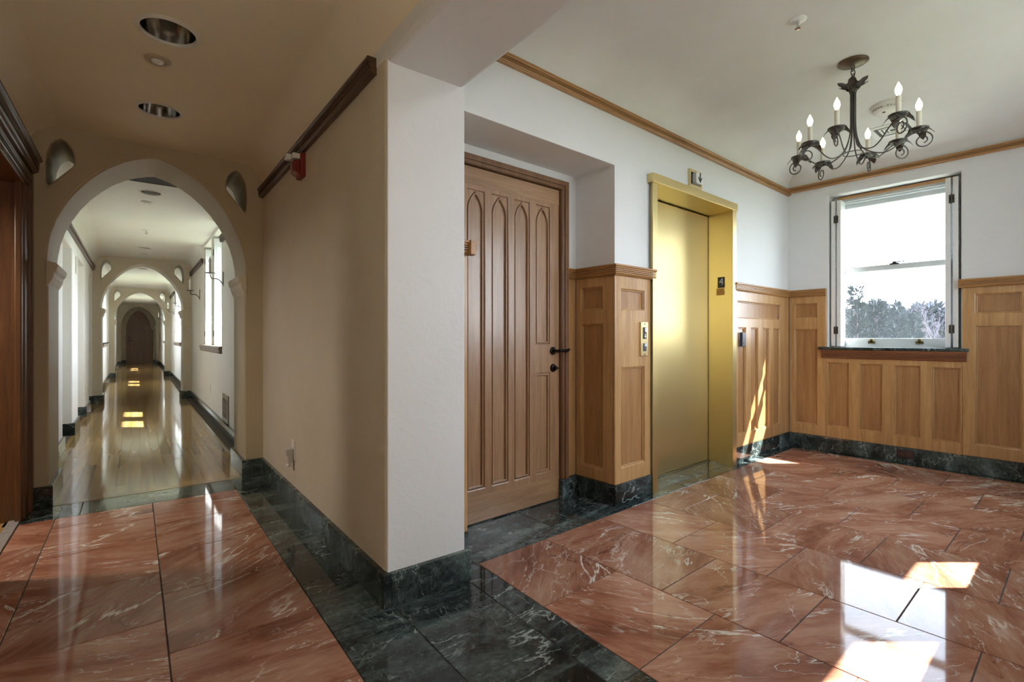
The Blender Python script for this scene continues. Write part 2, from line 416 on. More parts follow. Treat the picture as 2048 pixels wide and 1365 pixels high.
# corridor maple floor
f = MB(); f.box(-1.4, 1.2, 4.375, 27.6, -.14, -.002)
hf = struct('floor.001', f, plain('subfloor', (.07, .045, .025), .7), 'C')
pw = 1.30/17
for k in range(17):
    x0 = -.58+k*pw + .01
    y = 4.455 - (random.random()*1.3); 
    while y < 27.1:
        ln = random.uniform(1.3, 2.4); a = max(y, 4.455); b = min(y+ln, 27.2)
        if b-a > .05:
            mb = MB(); g = .0007 if a < 11 else .0001
            mb.box(x0+g, x0+pw-g, a+g, b-g, -.015, 0.0)
            part('plank', mb, MAPLE, hf, ((x0+pw/2), (a+b)/2, 0))
        y += ln
mb = MB(); mb.box(-.47, .72, 4.378, 4.452, -.015, .0015); part('border_plank', mb, wood('maple_across', (.43, .29, .13), (.33, .21, .085), 'x', .10, .5, 0), hf, (.12, 4.415, 0))
for xx in ((-1.0, -.562),):
    pass
# wooden floor and threshold of the side door
mb = MB(); mb.box(-1.6, -.60, 2.6, 4.25, -.02, 0.0); part('door_floor', mb, wood('side_floor', (.40, .24, .09), (.30, .17, .06), 'y', .2), hf, (-1, 3.5, 0))
mb = MB(); mb.box(-.60, -.548, 2.9, 4.24, -.02, .008); part('threshold', mb, plain('threshold_metal', (.62, .60, .58), .3, .6), hf, (-.57, 3.5, 0), bevel=.003)

# ---- arch profile
ARCH = [(-.458, 1.596), (-.450, 1.69), (-.436, 1.78), (-.410, 1.875), (-.373, 1.963), (-.328, 2.05), (-.270, 2.135), (-.205, 2.21), (-.135, 2.275), (-.065, 2.323), (.005, 2.358), (.07, 2.380), (.12, 2.391)]
ARCH = ARCH+[(.24-x, z) for x, z in reversed(ARCH[:-1])]
def hole(s):
    pts = [(-.39, 2.413), (-.362, 2.392), (-.338, 2.36), (-.324, 2.31), (-.322, 2.262), (-.330, 2.240), (-.452, 2.09), (-.460, 2.12), (-.463, 2.237), (-.455, 2.31), (-.437, 2.365), (-.415, 2.395)]
    return pts if s < 0 else [(.24-x, z) for x, z in pts]
CORB = [(-.445, 1.600), (-.409, 1.590), (-.401, 1.575), (-.408, 1.545), (-.420, 1.528), (-.424, 1.500), (-.436, 1.470), (-.452, 1.440), (-.447, 1.43)]
def archwall(n, y0, y1, niche=False):
    op = [(-.447, -.05)]+[(-.447, 1.50)]+ARCH+[(.687, 1.50), (.687, -.05)]
    outer = [(-.64, -.05)]+op+[(.90, -.05), (.90, 2.75), (-.64, 2.75)]
    m = MB(); m.prism(outer, 'y', y0, y1, [] if niche else [hole(-1), hole(1)])
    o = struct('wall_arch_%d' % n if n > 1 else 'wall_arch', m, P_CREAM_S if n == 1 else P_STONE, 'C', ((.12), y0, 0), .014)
    for s in (-1, 1):
        pl = CORB if s < 0 else [(.24-x, z) for x, z in CORB]
        base = (-.46, .70)[s > 0]
        pl = [(base, pl[0][1])]+pl+[(base, pl[-1][1])]
        c = MB(); c.prism(pl, 'y', y0-.004, y1+.004); part('corbel', c, P_STONE, o, bevel=.004)
        # marble base round the pier
        x0, x1 = ((-.57, -.425), (.665, .825))[s > 0]
        b = MB(); b.box(x0, x1, y0-.022, y1+.022, 0, .137)
        part('marble_base', b, GREENM, o, (x0, y0, 0), bevel=.004)
    return o
A1, A2, A3, A4 = (4.387, 4.92), (10.75, 11.2), (17.35, 17.8), (25.6, 25.95)
archwall(1, *A1); archwall(2, *A2); archwall(3, *A3); archwall(4, *A4, niche=True)
# arch soffit of pier colour comes with the wall itself

# ---- corridor right wall (x = .82) with deep window pairs
XR, XO = .82, 1.13
WIN = [(6.79, 7.66), (7.78, 8.67), (13.35, 14.25), (14.37, 15.3), (20.0, 20.9), (21.02, 21.9)]
ZS, ZT = .985, 2.44
m = MB()
outer = rect(A1[1]-.4, 27.4, -.05, 2.9)
m.prism(outer, 'x', XR, XO, [rect(a, b, ZS, ZT) for a, b in WIN])
struct('wall_right', m, P_HALL, 'C')
m = MB(); m.box(XR, 1.19, 1.927, A1[1]-.3, -.05, 2.9)
wv = struct('wall_pillar', m, P_CREAM, 'C', (1, 3, 0), .02, 3)
# white plastered end face of that wall (lobby side)
m = MB(); m.box(.822, 1.192, 1.922, 1.934, .1, 2.3); part('end_face', m, P_WHITE, wv, bevel=.005)
# beam above, running towards the camera
m = MB(); m.box(.818, 1.19, -1.6, 2.2, 2.232, 2.95); struct('wall_beam', m, P_WHITE, 'C', (1, 0, 2.3), .025, 3)
# ---- left wall x=-.56
XL = -.56
m = MB()
segs = [(6.47, 7.42), (8.08, 9.1), (9.95, 10.68)]
out = [(A1[0], -.05)]
for a, b in segs: out += [(a, -.05), (a, 2.10), (b, 2.10), (b, -.05)]
out += [(12.6, -.05), (12.6, 2.9), (A1[0], 2.9)]
m.prism(out, 'x', XL, XL-.30)
m.box(XL-.55, XL-.25, A1[0], 12.6, -.05, 2.9)
LW = [(13.35, 14.25), (14.37, 15.3), (20.0, 20.9), (21.02, 21.9)]
m.prism(rect(12.6, 27.4, -.05, 2.9), 'x', XL, XL-.35, [rect(a, b, ZS, ZT) for a, b in LW])
struct('wall_left', m, P_HALL, 'C', (0, 0, 0), .012)
# vestibule left wall with doorway
m = MB()
out = [(-1.6, -.05), (3.15, -.05), (3.15, 2.04), (4.22, 2.04), (4.22, -.05), (A1[0]+.1, -.05), (A1[0]+.1, 2.9), (-1.6, 2.9)]
m.prism(out, 'x', XL, XL-.35)
m.box(-2.0, -1.9, 2.5, 4.6, -.05, 2.9); m.box(-2.0, XL-.3, 2.3, 2.5, -.05, 2.9); m.box(-2.0, XL-.3, 4.3, 4.6, -.05, 2.9); m.box(-2.0, XL-.3, 2.3, 4.6, 2.5, 2.9)
struct('wall_side', m, P_CREAM, 'C')
m = MB(); m.box(-2, 1.3, -1.75, -1.5, -.05, 3.0); struct('wall_back', m, P_CREAM, 'C')
# end of the corridor
m = MB(); 
DO = [(-.30, -.05), (-.30, 1.45)]+[(.12+(x-.12)*.74, 1.45+(z-1.596)*1.02) for x, z in ARCH]+[(.62, 1.45), (.62, -.05)]
m.prism([(-.70, -.05)]+DO+[(.95, -.05), (.95, 2.9), (-.70, 2.9)], 'y', 26.75, 27.1)
m.box(-.7, .95, 27.1, 27.4, -.05, 2.9)
struct('wall_end', m, P_STONE, 'C')
m = MB(); m.prism([(.12+(x-.12)*.985, max(z, .0)*.995) for x, z in DO], 'y', 26.86, 26.93)
d3 = struct('door_3', m, wood('end_door', (.34, .19, .12), (.23, .12, .07)), 'C', (.12, 26.9, 0))
m = MB(); m.lathe([(0, -.05), (.022, -.045), (.026, -.02), (.012, 0)], (-.2, 26.86, 1.12), 10, 'y'); part('lock', m, IRON_D, d3)
m = MB(); m.lathe([(.02, 0), (.012, -.03)], (-.2, 26.86, .98), 10, 'y'); m.box(-.21, -.09, 26.81, 26.83, .97, .99); part('lever_handle', m, IRON_D, d3)

# ---- ceilings
DL = [(.12, 2.712, .112), (.118, 3.687, .112)]
DLH = [(.12, 5.82, .085), (.12, 9.45, .085), (.12, 10.12, .05), (.125, 12.3, .085), (.13, 16.2, .085)]
def ceilbox(name, x0, x1, y0, y1, holes, z=ZH, fr='C', m_=P_TAN_LIFT):
    m = MB(); m.prism(rect(x0, x1, y0, y1), 'z', z, z+.04, [circ(a, b, r*.97) for a, b, r in holes])
    m.box(x0-.1, x1+.1, y0, y1, z+.28, z+.4)
    return struct(name, m, m_, fr, (0, 0, 0))
ceilbox('ceiling', -.8, .9, -1.6, A1[0]+.2, DL)
ceilbox('ceiling.001', -1.0, 1.1, A1[0]+.2, 27.4, DLH, m_=P_HALL)
m = MB(); 
m.box(-2.1, 1.25, -1.8, 28, 2.88, 3.0)
struct('ceiling.002', m, P_HALL, 'C')
# coves (solid fillets)
def covepoly(x, s, z0, z1, r):      # wall plane at x, room on side s
    pts = [(x-s*.02, z0), (x, z0)]
    n = 10
    rz = z1-z0
    for k in range(1, n): 
        a = PI/2*k/n; pts.append((x+s*r*(1-math.cos(a)), z0+rz*math.sin(a)))
    pts += [(x+s*r, z1), (x+s*r, z1+.02), (x-s*.02, z1+.02)]
    return pts
def cove(name, x, s, z0, z1, r, y0, y1, m_, fr='C', axis='y'):
    m = MB(); m.prism(covepoly(x, s, z0, z1, r), axis, y0, y1, smooth=True)
    return struct(name, m, m_, fr)
cove('trim_cove', XR, -1, 2.29, ZH, .16, -1.5, A1[0], P_TAN_LIFT)
cove('trim_cove.001', XL, 1, 2.29, ZH, .16, -1.4, A1[0], P_TAN_LIFT)
for i, (a, b) in enumerate(((A1[1], 6.72), (8.74, A2[0]), (A2[1], 13.28), (15.38, A3[0]), (A3[1], 19.9), (22.0, A4[0]))):
    cove('trim_cove.%03d' % (i+2), XR, -1, 2.29, ZH, .16, a, b, P_HALL)
for i, (a, b) in enumerate(((A1[1], A2[0]), (A2[1], 13.28), (15.38, A3[0]), (A3[1], A4[0]))):
    cove('trim_cove.%03d' % (i+10), XL, 1, 2.29, ZH, .16, a, b, P_HALL)
# ---- lobby walls
YE = 2.03
m = MB()
m.prism([(1.06, -.05), (1.408, -.05), (1.408, 2.232), (2.62, 2.232), (2.62, -.05), (3.02, -.05), (3.02, 2.235), (4.225, 2.235), (4.225, -.05), (5.9, -.05), (5.9, 3.0), (1.06, 3.0)], 'y', YE, YE+.38)
# back of the recess with the door hole, elevator shaft back
m.prism([(1.3, -.05), (1.50, -.05), (1.50, 2.13), (2.49, 2.13), (2.49, -.05), (2.8, -.05), (2.8, 2.4), (1.3, 2.4)], 'y', 2.37, 2.60)
m.box(1.3, 2.8, 2.6, 2.75, -.05, 2.5); m.box(2.9, 4.4, 2.40, 2.6, -.05, 2.5)
struct('wall_elevator', m, P_WHITE, 'L', (0, 0, 0), .012, 3)
XW = 5.465
WY0, WY1, WZ0, WZ1 = .70, 1.66, .985, 2.475
m = MB(); m.prism(rect(-.6, 2.5, -.05, 3.0), 'x', XW, XW+.40, [rect(WY0, WY1, WZ0, WZ1)])
struct('wall_window', m, P_WHITE, 'L', (0, 0, 0), .01, 2)
SY = -.20; SW = [(2.62, 3.45), (3.60, 4.43)]
m = MB(); m.prism(rect(1.0, 5.9, -.05, 3.0), 'y', SY, SY-.40, [rect(a, b, WZ0, WZ1) for a, b in SW])
m.box(.6, 1.2, -1.75, -.3, -.05, 3.0)
struct('wall_south', m, P_WHITE, 'L', (0, 0, 0), .01, 2)
m = MB(); m.prism([(.9, -.62), (5.9, -.62), (5.9, 2.5), (1.02, 2.5)], 'z', ZC, ZC+.2)
struct('ceiling.003', m, P_CEIL)
Z0 = 2.60
def cove2(name, pl, axis, a, b):
    m = MB(); m.prism(pl, axis, a, b, smooth=True); return struct(name, m, P_CEIL)
cove2('trim_lobby_cove', covepoly(YE, -1, Z0, ZC, .30), 'x', 1.06, 5.46)
cove2('trim_lobby_cove.001', covepoly(XW, -1, Z0, ZC, .30), 'y', -.2, 2.03)
cove2('trim_lobby_cove.002', covepoly(SY, 1, Z0, ZC, .30), 'x', 1.3, 5.46)
# eaves of the roof outside, shading the windows
m = MB(); m.box(1.0, 6.25, -1.09, -.6, 2.86, 3.02); m.box(5.865, 6.25, -.6, 2.6, 2.86, 3.02)
struct('trim_eaves', m, P_WHITE)
m = MB(); m.box(1.13, 1.90, 4.0, 27.5, 2.86, 3.02); struct('trim_eaves.001', m, P_WHITE, 'C')

# ---- mouldings
def mould_profile(h, d, grooves=3):   # (out, z) going up, out = away from wall
    p = [(0, 0), (d*.55, 0), (d*.6, h*.06), (d*.75, h*.12), (d*.8, h*.2)]
    g = h*.5/grooves
    for k in range(grooves):
        z = h*.24+k*g
        p += [(d*.80, z), (d*.62, z+g*.14), (d*.62, z+g*.34), (d*.84, z+g*.46), (d*.84, z+g*.92)]
    p += [(d*.88, h*.78), (d, h*.84), (d, h*.96), (d*.94, h), (0, h)]
    return p
def moulding(name, axis, wall, s, z, h, d, a, b, m_, parent=None, fr='L', kind=True, grooves=3, ma=0, mb_=0):
    pl = [(wall+s*o, z+q) for o, q in mould_profile(h, d, grooves)]
    m = MB(); m.prism(pl, axis, a, b); n = len(pl); ai = 'xyz'.index(axis)
    for i, q in enumerate(pl):          # mitred ends at outside corners
        o_ = abs(q[0]-wall)
        for k, sg in ((i, ma), (i+n, mb_)):
            if sg: v = list(m.v[k]); v[ai] += sg*o_; m.v[k] = tuple(v)
    if parent is not None: return part(name, m, m_, parent)
    o = struct(name, m, m_, fr); return o
# crown rails in the lobby
moulding('trim_crown', 'x', YE+.002, -1, 2.552, .052, .042, 1.1, XW, OAK_X)
moulding('trim_crown.001', 'y', XW+.002, -1, 2.572, .052, .042, -.2, YE, OAK_Y)
# picture rails in the vestibule and corridor
moulding('trim_picture_rail', 'y', XR+.002, -1, 2.222, .07, .045, 2.03, A1[0]+.01, WALNUT, fr='C')
moulding('trim_picture_rail.001', 'y', XR+.002, -1, 2.222, .07, .04, A1[1], 6.72, WALNUT, fr='C')
moulding('trim_picture_rail.002', 'y', XR+.002, -1, 2.222, .07, .04, 8.74, A2[0], WALNUT, fr='C')
moulding('trim_picture_rail.003', 'y', XL-.002, 1, 2.222, .07, .04, A1[1], A2[0], WALNUT, fr='C')
moulding('trim_picture_rail.004', 'y', XR+.002, -1, 2.222, .07, .04, A2[1], 13.2, WALNUT, fr='C')
moulding('trim_picture_rail.005', 'y', XR+.002, -1, 2.222, .07, .04, 15.4, A3[0], WALNUT, fr='C')
moulding('trim_picture_rail.006', 'y', XL-.002, 1, 2.222, .07, .04, A2[1], 13.2, WALNUT, fr='C')

# ---- marble baseboards
def baseb(name, boxes, fr='L'):
    o = None
    for i, bx in enumerate(boxes):
        m = MB(); m.box(*bx)
        if o is None: o = struct(name, m, GREENM, fr, (bx[0], bx[2], 0), .003)
        else: part('marble_slab', m, GREENM, o, (bx[0], bx[2], 0), bevel=.003)
    return o
H = .138
baseb('baseboard_elevator', [(2.598, 3.0, 2.005, 2.06, 0, H), (4.243, 5.20, 2.005, 2.06, 0, H), (5.203, 5.49, 2.005, 2.06, 0, H),
      (1.18, 1.434, 2.005, 2.06, 0, H)])
baseb('baseboard_recess', [(2.598, 2.63, 2.06, 2.375, 0, H), (2.50, 2.60, 2.342, 2.375, 0, H), (2.435, 2.498, 2.322, 2.375, 0, H), (1.40, 1.434, 2.06, 2.375, 0, H), (1.434, 1.5, 2.345, 2.375, 0, H)])
baseb('baseboard_window', [(XW-.032, XW+.01, 1.12, 2.005, 0, H), (XW-.032, XW+.01, .25, 1.118, 0, H), (XW-.032, XW+.01, -.2, .248, 0, H)])
baseb('baseboard_right', [(.797, .83, 1.90, 3.3, 0, H), (.797, .83, 3.303, 4.37, 0, H), (.83, 1.215, 1.90, 1.935, 0, H), (1.188, 1.212, 1.935, 2.1, 0, H)], 'C')
baseb('baseboard_corridor', [(.797, .83, A1[1]+.02, 7.6, 0, H), (.797, .83, 7.603, A2[0]-.02, 0, H), (.797, .83, A2[1]+.02, 14.2, 0, H), (.797, .83, 14.203, A3[0]-.02, 0, H), (.797, .83, A3[1]+.02, A4[0]-.02, 0, H)], 'C')
lb = [(XL-.01, XL+.022, A1[1]+.02, 6.47, 0, H)]
for i, (a, b) in enumerate(segs):
    lb.append((XL-.24, XL+.022, b-.003, b+.02, 0, H))
    nx = segs[i+1][0] if i < 2 else A2[0]
    lb.append((XL-.01, XL+.022, b+.02, nx, 0, H))
lb += [(XL-.01, XL+.022, A2[1]+.02, A3[0]-.02, 0, H), (XL-.01, XL+.022, A3[1]+.02, A4[0]-.02, 0, H)]
baseb('baseboard_left', lb, 'C')
baseb('baseboard_end', [(-.56, -.30, 26.72, 26.78, 0, H), (.62, .82, 26.72, 26.78, 0, H)], 'C')

# ================================================================== WAINSCOT
def frame_with_holes(poly, axis, a, b, holes, m_, parent, name='frame'):
    m = MB(); m.prism(poly, axis, a, b, holes); return part(name, m, m_, parent, bevel=.007)
def bead(parent, axis, y0, y1, r, m_, wd=.009):
    # thin raised bead round a panel opening: r=(x0,x1,z0,z1)
    x0, x1, z0, z1 = r
    m = MB(); m.prism(rect(x0-.001, x1+.001, z0-.001, z1+.001), axis, y0, y1, [rect(x0+wd, x1-wd, z0+wd, z1-wd)])
    return part('bead', m, m_, parent, bevel=.003)
def wains_y(name, label, x0, x1, yf, z0, z1, panels, face=-1, th=.022, m_=OAK, cap=True, capx=None, mi=0, group='oak wall panelling of the lobby'):
    t = thing(name, label, 'wood paneling', ((x0+x1)/2, yf, 0), group=None)
    yb = yf-face*th
    fr = frame_with_holes(rect(x0, x1, z0, z1), 'y', yf, yb, [rect(*p) for p in panels], m_, t)
    for p in panels:
        m = MB(); m.box(p[0]-.004, p[1]+.004, min(yf-face*.019, yb-face*.004), max(yf-face*.019, yb-face*.004), p[2]-.004, p[3]+.004)
        q = part('panel', m, OAK_P, t, ((p[0]+p[1])/2, yf, (p[2]+p[3])/2))
        x, X, z, Z = p
        mm = MB(); ya, yb2 = yf-face*.010, yf-face*.020
        mm.prism(rect(x-.001, X+.001, z-.001, Z+.001), 'y', ya, yb2, [rect(x+.008, X-.008, z+.008, Z-.008)])
        part('panel_bead', mm, m_, q, bevel=.003)
    if cap:
        a, b = capx or (x0, x1)
        moulding('cap_rail', 'x', yf-face*.012, face, z1-.002, .068, .045, a, b, OAK_X, t, grooves=3, ma=mi)
    return t
def wains_x(name, label, xf, y0, y1, z0, z1, panels, m_=OAK, th=.022, cap=None, s=-1, mi=0):
    t = thing(name, label, 'wood paneling', (xf, (y0+y1)/2, 0))
    xb = xf-s*th
    frame_with_holes(rect(y0, y1, z0, z1), 'x', xf, xb, [rect(*p) for p in panels], m_, t)
    for p in panels:
        m = MB(); a, b = sorted((xf-s*.019, xb-s*.004)); m.box(a, b, p[0]-.004, p[1]+.004, p[2]-.004, p[3]+.004)
        q = part('panel', m, OAK_P, t, (xf, (p[0]+p[1])/2, (p[2]+p[3])/2))
        y, Y, z, Z = p
        mm = MB(); mm.prism(rect(y-.001, Y+.001, z-.001, Z+.001), 'x', xf-s*.010, xf-s*.020, [rect(y+.008, Y-.008, z+.008, Z-.008)])
        part('panel_bead', mm, m_, q, bevel=.003)
    if cap: moulding('cap_rail', 'y', xf-s*.012, s, z1-.002, .068, .045, cap[0], cap[1], OAK_Y, t, ma=mi)
    return t
ZB, ZK = H, 1.512
WF = 2.010
wains_y('wall_paneling', 'honey oak wainscot between the brass elevator frame and the window wall corner', 4.243, 5.445, WF, ZB, ZK,
        [(4.315, 5.225, 1.278, 1.420), (4.33, 4.468, .252, 1.187), (4.578, 4.72, .252, 1.187), (4.83, 4.965, .252, 1.187), (5.07, 5.212, .252, 1.187)], capx=(4.235, 5.42))
t = wains_y('wall_paneling', 'narrow pale oak wainscot on the pier between gothic door and elevator', 2.598, 2.998, WF, ZB, ZK,
        [(2.665, 2.925, 1.290, 1.420), (2.665, 2.925, .245, .900)], capx=(2.61, 3.03), mi=-1)
wains_x('wall_paneling', 'shaded reddish oak wainscot on the side of the door recess', 2.598, 2.032, 2.350, ZB, ZK,
        [(2.115, 2.30, 1.29, 1.44), (2.115, 2.30, .225, 1.19)], cap=(2.022, 2.345), mi=-1)
wains_y('wall_paneling', 'plain oak strip of wainscot beside the casing of the gothic door', 2.497, 2.60, 2.352, ZB, ZK, [], capx=(2.48, 2.60))
wains_y('wall_paneling', 'sliver of pale oak wainscot showing beside the white pier', 1.195, 1.430, WF, ZB, ZK, [(1.24, 1.36, .25, 1.19), (1.24, 1.36, 1.29, 1.42)], capx=(1.17, 1.464))
wains_x('wall_paneling', 'oak wainscot hidden on the near side of the door recess', 1.430, 2.032, 2.350, ZB, ZK, [(2.115, 2.30, 1.29, 1.44), (2.115, 2.30, .225, 1.19)], cap=(1.965, 2.345), s=1)
XF = XW-.026
wains_x('wall_paneling', 'honey oak wainscot in the corner beside the window shutters', XF, 1.672, 2.008, ZB, ZK,
        [(1.755, 1.952, 1.297, 1.440), (1.755, 1.952, .245, 1.182)], cap=(1.672, 2.0))
wains_x('wall_paneling', 'low honey oak wainscot with four panels under the window sill', XF, .69, 1.672, ZB, .99,
        [(1.487, 1.664, .25, .862), (1.228, 1.399, .244, .858), (.959, 1.138, .238, .855), (.701, .876, .234, .85)])
wains_x('wall_paneling', 'tall honey oak wainscot past the window, with the broad panel', XF, -.2, .69, ZB, ZK,
        [(.352, .607, 1.30, 1.45), (.352, .607, .24, 1.197), (.06, .28, 1.30, 1.45), (.06, .28, .24, 1.197), (-.16, -.01, .24, 1.197)], cap=(-.2, .712))

# ================================================================== MAIN WINDOW
def window_unit(name, axis, w0, w1, y0, y1, z0, z1, fr='L', rail=None, sgn=1, detail=True, bars=True):
    """axis x: glass plane at x=w0..w1 (frame depth), spans y0..y1. returns structure"""
    rail = rail or (z0+z1)/2+.02
    def bx(m, a, b, c, d, e, f_):
        if axis == 'x': m.box(a, b, c, d, e, f_)
        else: m.box(c, d, a, b, e, f_)
    m = MB(); fw = .04
    bx(m, w0, w1, y0, y0+fw, z0, z1); bx(m, w0, w1, y1-fw, y1, z0, z1); bx(m, w0, w1, y0+fw, y1-fw, z1-.075, z1); bx(m, w0, w1, y0+fw, y1-fw, z0, z0+.03)
    at = (w0, (y0+y1)/2, z0) if axis == 'x' else ((y0+y1)/2, w0, z0)
    o = struct(name, m, FRAMEW, fr, at, .003)
    q = (w1-w0)
    lo, up = MB(), MB()
    a, b = (w0+q*.1, w0+q*.5); c, d = (w0+q*.5, w0+q*.9)
    i0, i1 = y0+fw, y1-fw
    bx(lo, a, b, i0, i0+.035, z0+.03, rail); bx(lo, a, b, i1-.035, i1, z0+.03, rail); bx(lo, a, b, i0+.035, i1-.035, z0+.03, z0+.105); bx(lo, a, b, i0+.035, i1-.035, rail-.046, rail)
    bx(up, c, d, i0, i0+.035, rail-.046, z1-.075); bx(up, c, d, i1-.035, i1, rail-.046, z1-.075); bx(up, c, d, i0+.035, i1-.035, z1-.115, z1-.075); bx(up, c, d, i0+.035, i1-.035, rail-.046, rail)
    slo = part('lower_sash', lo, FRAMEW, o, bevel=.002); sup = part('upper_sash', up, FRAMEW, o, bevel=.002)
    g = MB(); bx(g, (a+b)/2-.002, (a+b)/2+.002, i0+.03, i1-.03, z0+.10, rail-.03); part('pane', g, CLEAR, slo)
    g = MB(); bx(g, (c+d)/2-.002, (c+d)/2+.002, i0+.03, i1-.03, rail-.005, z1-.11); part('pane', g, CLEAR, sup)
    return o, slo
win, slo = window_unit('window_1', 'x', 5.60, 5.69, WY0, WY1, .99, WZ1, rail=1.775)
for yy in (1.345, .99):       # sash lifts
    m = MB(); m.box(5.585, 5.609, yy-.028, yy+.028, 1.045, 1.052); m.box(5.588, 5.60, yy-.028, yy+.028, 1.045, 1.072); m.box(5.588, 5.609, yy-.012, yy+.012, 1.052, 1.09)
    part('sash_lift', m, plain('old_brass', (.16, .12, .05), .4, .8), slo, bevel=.003)
m = MB(); m.box(5.60, 5.63, 1.14, 1.21, 1.775, 1.785); m.lathe([(.018, 0), (.018, .012), (.008, .02)], (5.615, 1.175, 1.783), 12); m.box(5.60, 5.612, 1.10, 1.19, 1.79, 1.798)
part('sash_lock', m, IRON_D, slo)
m = MB(); m.box(5.605, 5.612, WY1-.062, WY1-.045, 1.72, 1.79); part('latch_keeper', m, IRON_D, slo)
m = MB(); m.box(5.555, 5.60, WY0+.05, WY1-.05, WZ1-.035, WZ1-.012); part('head_strip', m, OAK_Y, win, bevel=.004)
m = MB(); m.box(5.57, 5.60, WY0+.05, WY1-.05, WZ1-.06, WZ1-.035); part('head_bead', m, plain('screen_track', (.45, .47, .47), .4), win)
# shutters folded into the reveal, two leaves on each side
def shutters(name, ycorner, s, x0, x1, z0, z1, label, fr='L', hinges=True, grp=None):
    """s=+1 : reveal at larger y (leaves stack towards -y)."""
    t = thing(name, label, 'shutter', (x0, ycorner, z0), fr, grp)
    for k in range(2):
        yc = ycorner-s*(.012+k*.048)
        a, b = sorted((yc, yc-s*.034))
        m = MB(); m.prism(rect(x0, x1, z0+.008, z1-.02), 'y', a, b)
        lf = part('leaf', m, WHITE_EN, t, bevel=.002)
        # raised panel on the room-facing side
        yy = b if s < 0 else a
        m = MB(); 
        for (p, q) in ((z0+.10, z0+(z1-z0)*.47), (z0+(z1-z0)*.53, z1-.12)):
            m.prism(rect(x0+.03, x1-.03, p, q), 'y', yy-.003*1, yy+.003, [rect(x0+.036, x1-.036, p+.006, q-.006)])
        part('leaf_panel', m, WHITE_EN, lf)
    if hinges:
        for zz in (z0+.16, z1-.20):
            m = MB(); yb = ycorner-s*.053
            a, b = sorted((yb+s*.018, yb+s*.004)); m.box(x0-.004, x0, a, b, zz-.035, zz+.035)
            a, b = sorted((yb-s*.018, yb-s*.004)); m.box(x0-.004, x0, a, b, zz-.035, zz+.035)
            m.box(x0-.004, x0, yb-.016, yb+.016, zz-.007, zz+.007)
            m.tube([(x0-.004, yb, zz-.042), (x0-.004, yb, zz+.042)], .004, 8)
            part('hinge', m, IRON, t)
    return t
shutters('window_shutters', WY1-.006, 1, 5.472, 5.598, 1.012, 2.44, 'white folding shutter in the lobby window reveal on the elevator side')
shutters('window_shutters', WY0+.006, -1, 5.472, 5.598, 1.012, 2.46, 'white folding shutter edges in the lobby window reveal beside the broad oak panel')
# sill slab and apron
m = MB(); m.box(5.405, 5.60, .645, 1.735, .985, 1.012); sill = thing('window_sill', 'dark green marble window sill slab over a moulded oak apron', 'window sill', (5.45, 1.19, .985))
part('sill_slab', m, GREENM, sill, bevel=.006, seg=3)
pl = [(5.452-o, .902+q) for o, q in mould_profile(.083, .04, 3)]; m = MB(); m.prism(pl, 'y', .662, 1.712); part('apron', m, OAK_RED, sill)
# other windows (corridor and south wall)
wn = 2
for (a, b) in WIN: window_unit('window_%d' % wn, 'x', 1.02, 1.09, a, b, ZS, ZT, 'C', rail=1.88); wn += 1
for (a, b) in LW: window_unit('window_%d' % wn, 'x', XL-.29, XL-.22, a, b, ZS, ZT, 'C'); wn += 1
for (a, b) in SW: window_unit('window_%d' % wn, 'y', SY-.34, SY-.26, a, b, WZ0, WZ1, rail=1.93); wn += 1
names = ['nearest the first arch', 'in the second bay of the pair']
k = 0
for i, (a, b) in enumerate(WIN):
    bay = ('first', 'second', 'third')[i//2]; nf = ('near', 'far')[i % 2]
    shutters('window_shutters', b-.004, 1, XR+.008, 1.012, ZS+.012, ZT-.01, 'tall white shutter in the %s window of the pair in the %s corridor bay, sunlit' % (nf, bay), 'C', hinges=(i < 2))
for i in range(3):
    a, b = WIN[2*i][0], WIN[2*i+1][1]
    t = thing('window_sill', 'grey-brown moulded sill under the window pair of the %s corridor bay' % ('first', 'second', 'third')[i], 'window sill', (XR, (a+b)/2, ZS-.03), 'C')
    m = MB(); m.box(XR-.035, 1.02, a-.05, b+.25*(i == 0)+.05, ZS-.012, ZS+.012); part('sill_slab', m, wood('sill_wood_%d' % i, (.30, .22, .16), (.2, .14, .1), 'y'), t, bevel=.004)
    pl = [(XR-o, ZS-.075+q) for o, q in mould_profile(.063, .04, 2)]; m = MB(); m.prism(pl, 'y', a-.03, b+.25*(i == 0)+.02); part('apron', m, bpy.data.materials['sill_wood_%d' % i], t)
t = thing('window_sill', 'small dark bracket sill under the window across the second corridor bay', 'window sill', (XL, 14.3, ZS-.03), 'C')
m = MB(); m.box(XL-.2, XL+.06, 13.3, 15.35, ZS-.012, ZS+.012); part('sill_slab', m, GREENM, t); pl = [(XL+o, ZS-.09+q) for o, q in mould_profile(.078, .05, 2)]; m = MB(); m.prism(pl, 'y', 13.32, 15.33); part('apron', m, bpy.data.materials['sill_wood_0'], t)

# ================================================================== GOTHIC DOOR
YD = 2.372
d = MB(); d.box(1.56, 2.44, YD+.012, YD+.045, .006, 2.105)
door = struct('door_1', d, OAK_D, 'L', (2.0, YD, 0))
PX = [(1.676, 1.802), (1.860, 1.986), (2.042, 2.168), (2.226, 2.352)]
holes = []
for i, (a, b) in enumerate(PX):
    if i < 3: holes.append(rect(a, b, .205, 1.972))
    else: holes += [rect(a, b, .21, .864), rect(a, b, 1.06, 1.972)]
m = MB(); m.prism(rect(1.56, 2.44, .006, 2.105), 'y', YD-.012, YD+.012, holes); part('door_frame', m, OAK_D, door, bevel=.006)
m = MB(); m.box(1.562, 2.438, YD-.0135, YD-.010, .008, .16); part('kick_rail', m, OAK_DX, door)
m = MB(); m.box(1.562, 2.438, YD-.0135, YD-.010, 2.0, 2.103); part('top_rail', m, OAK_DX, door)
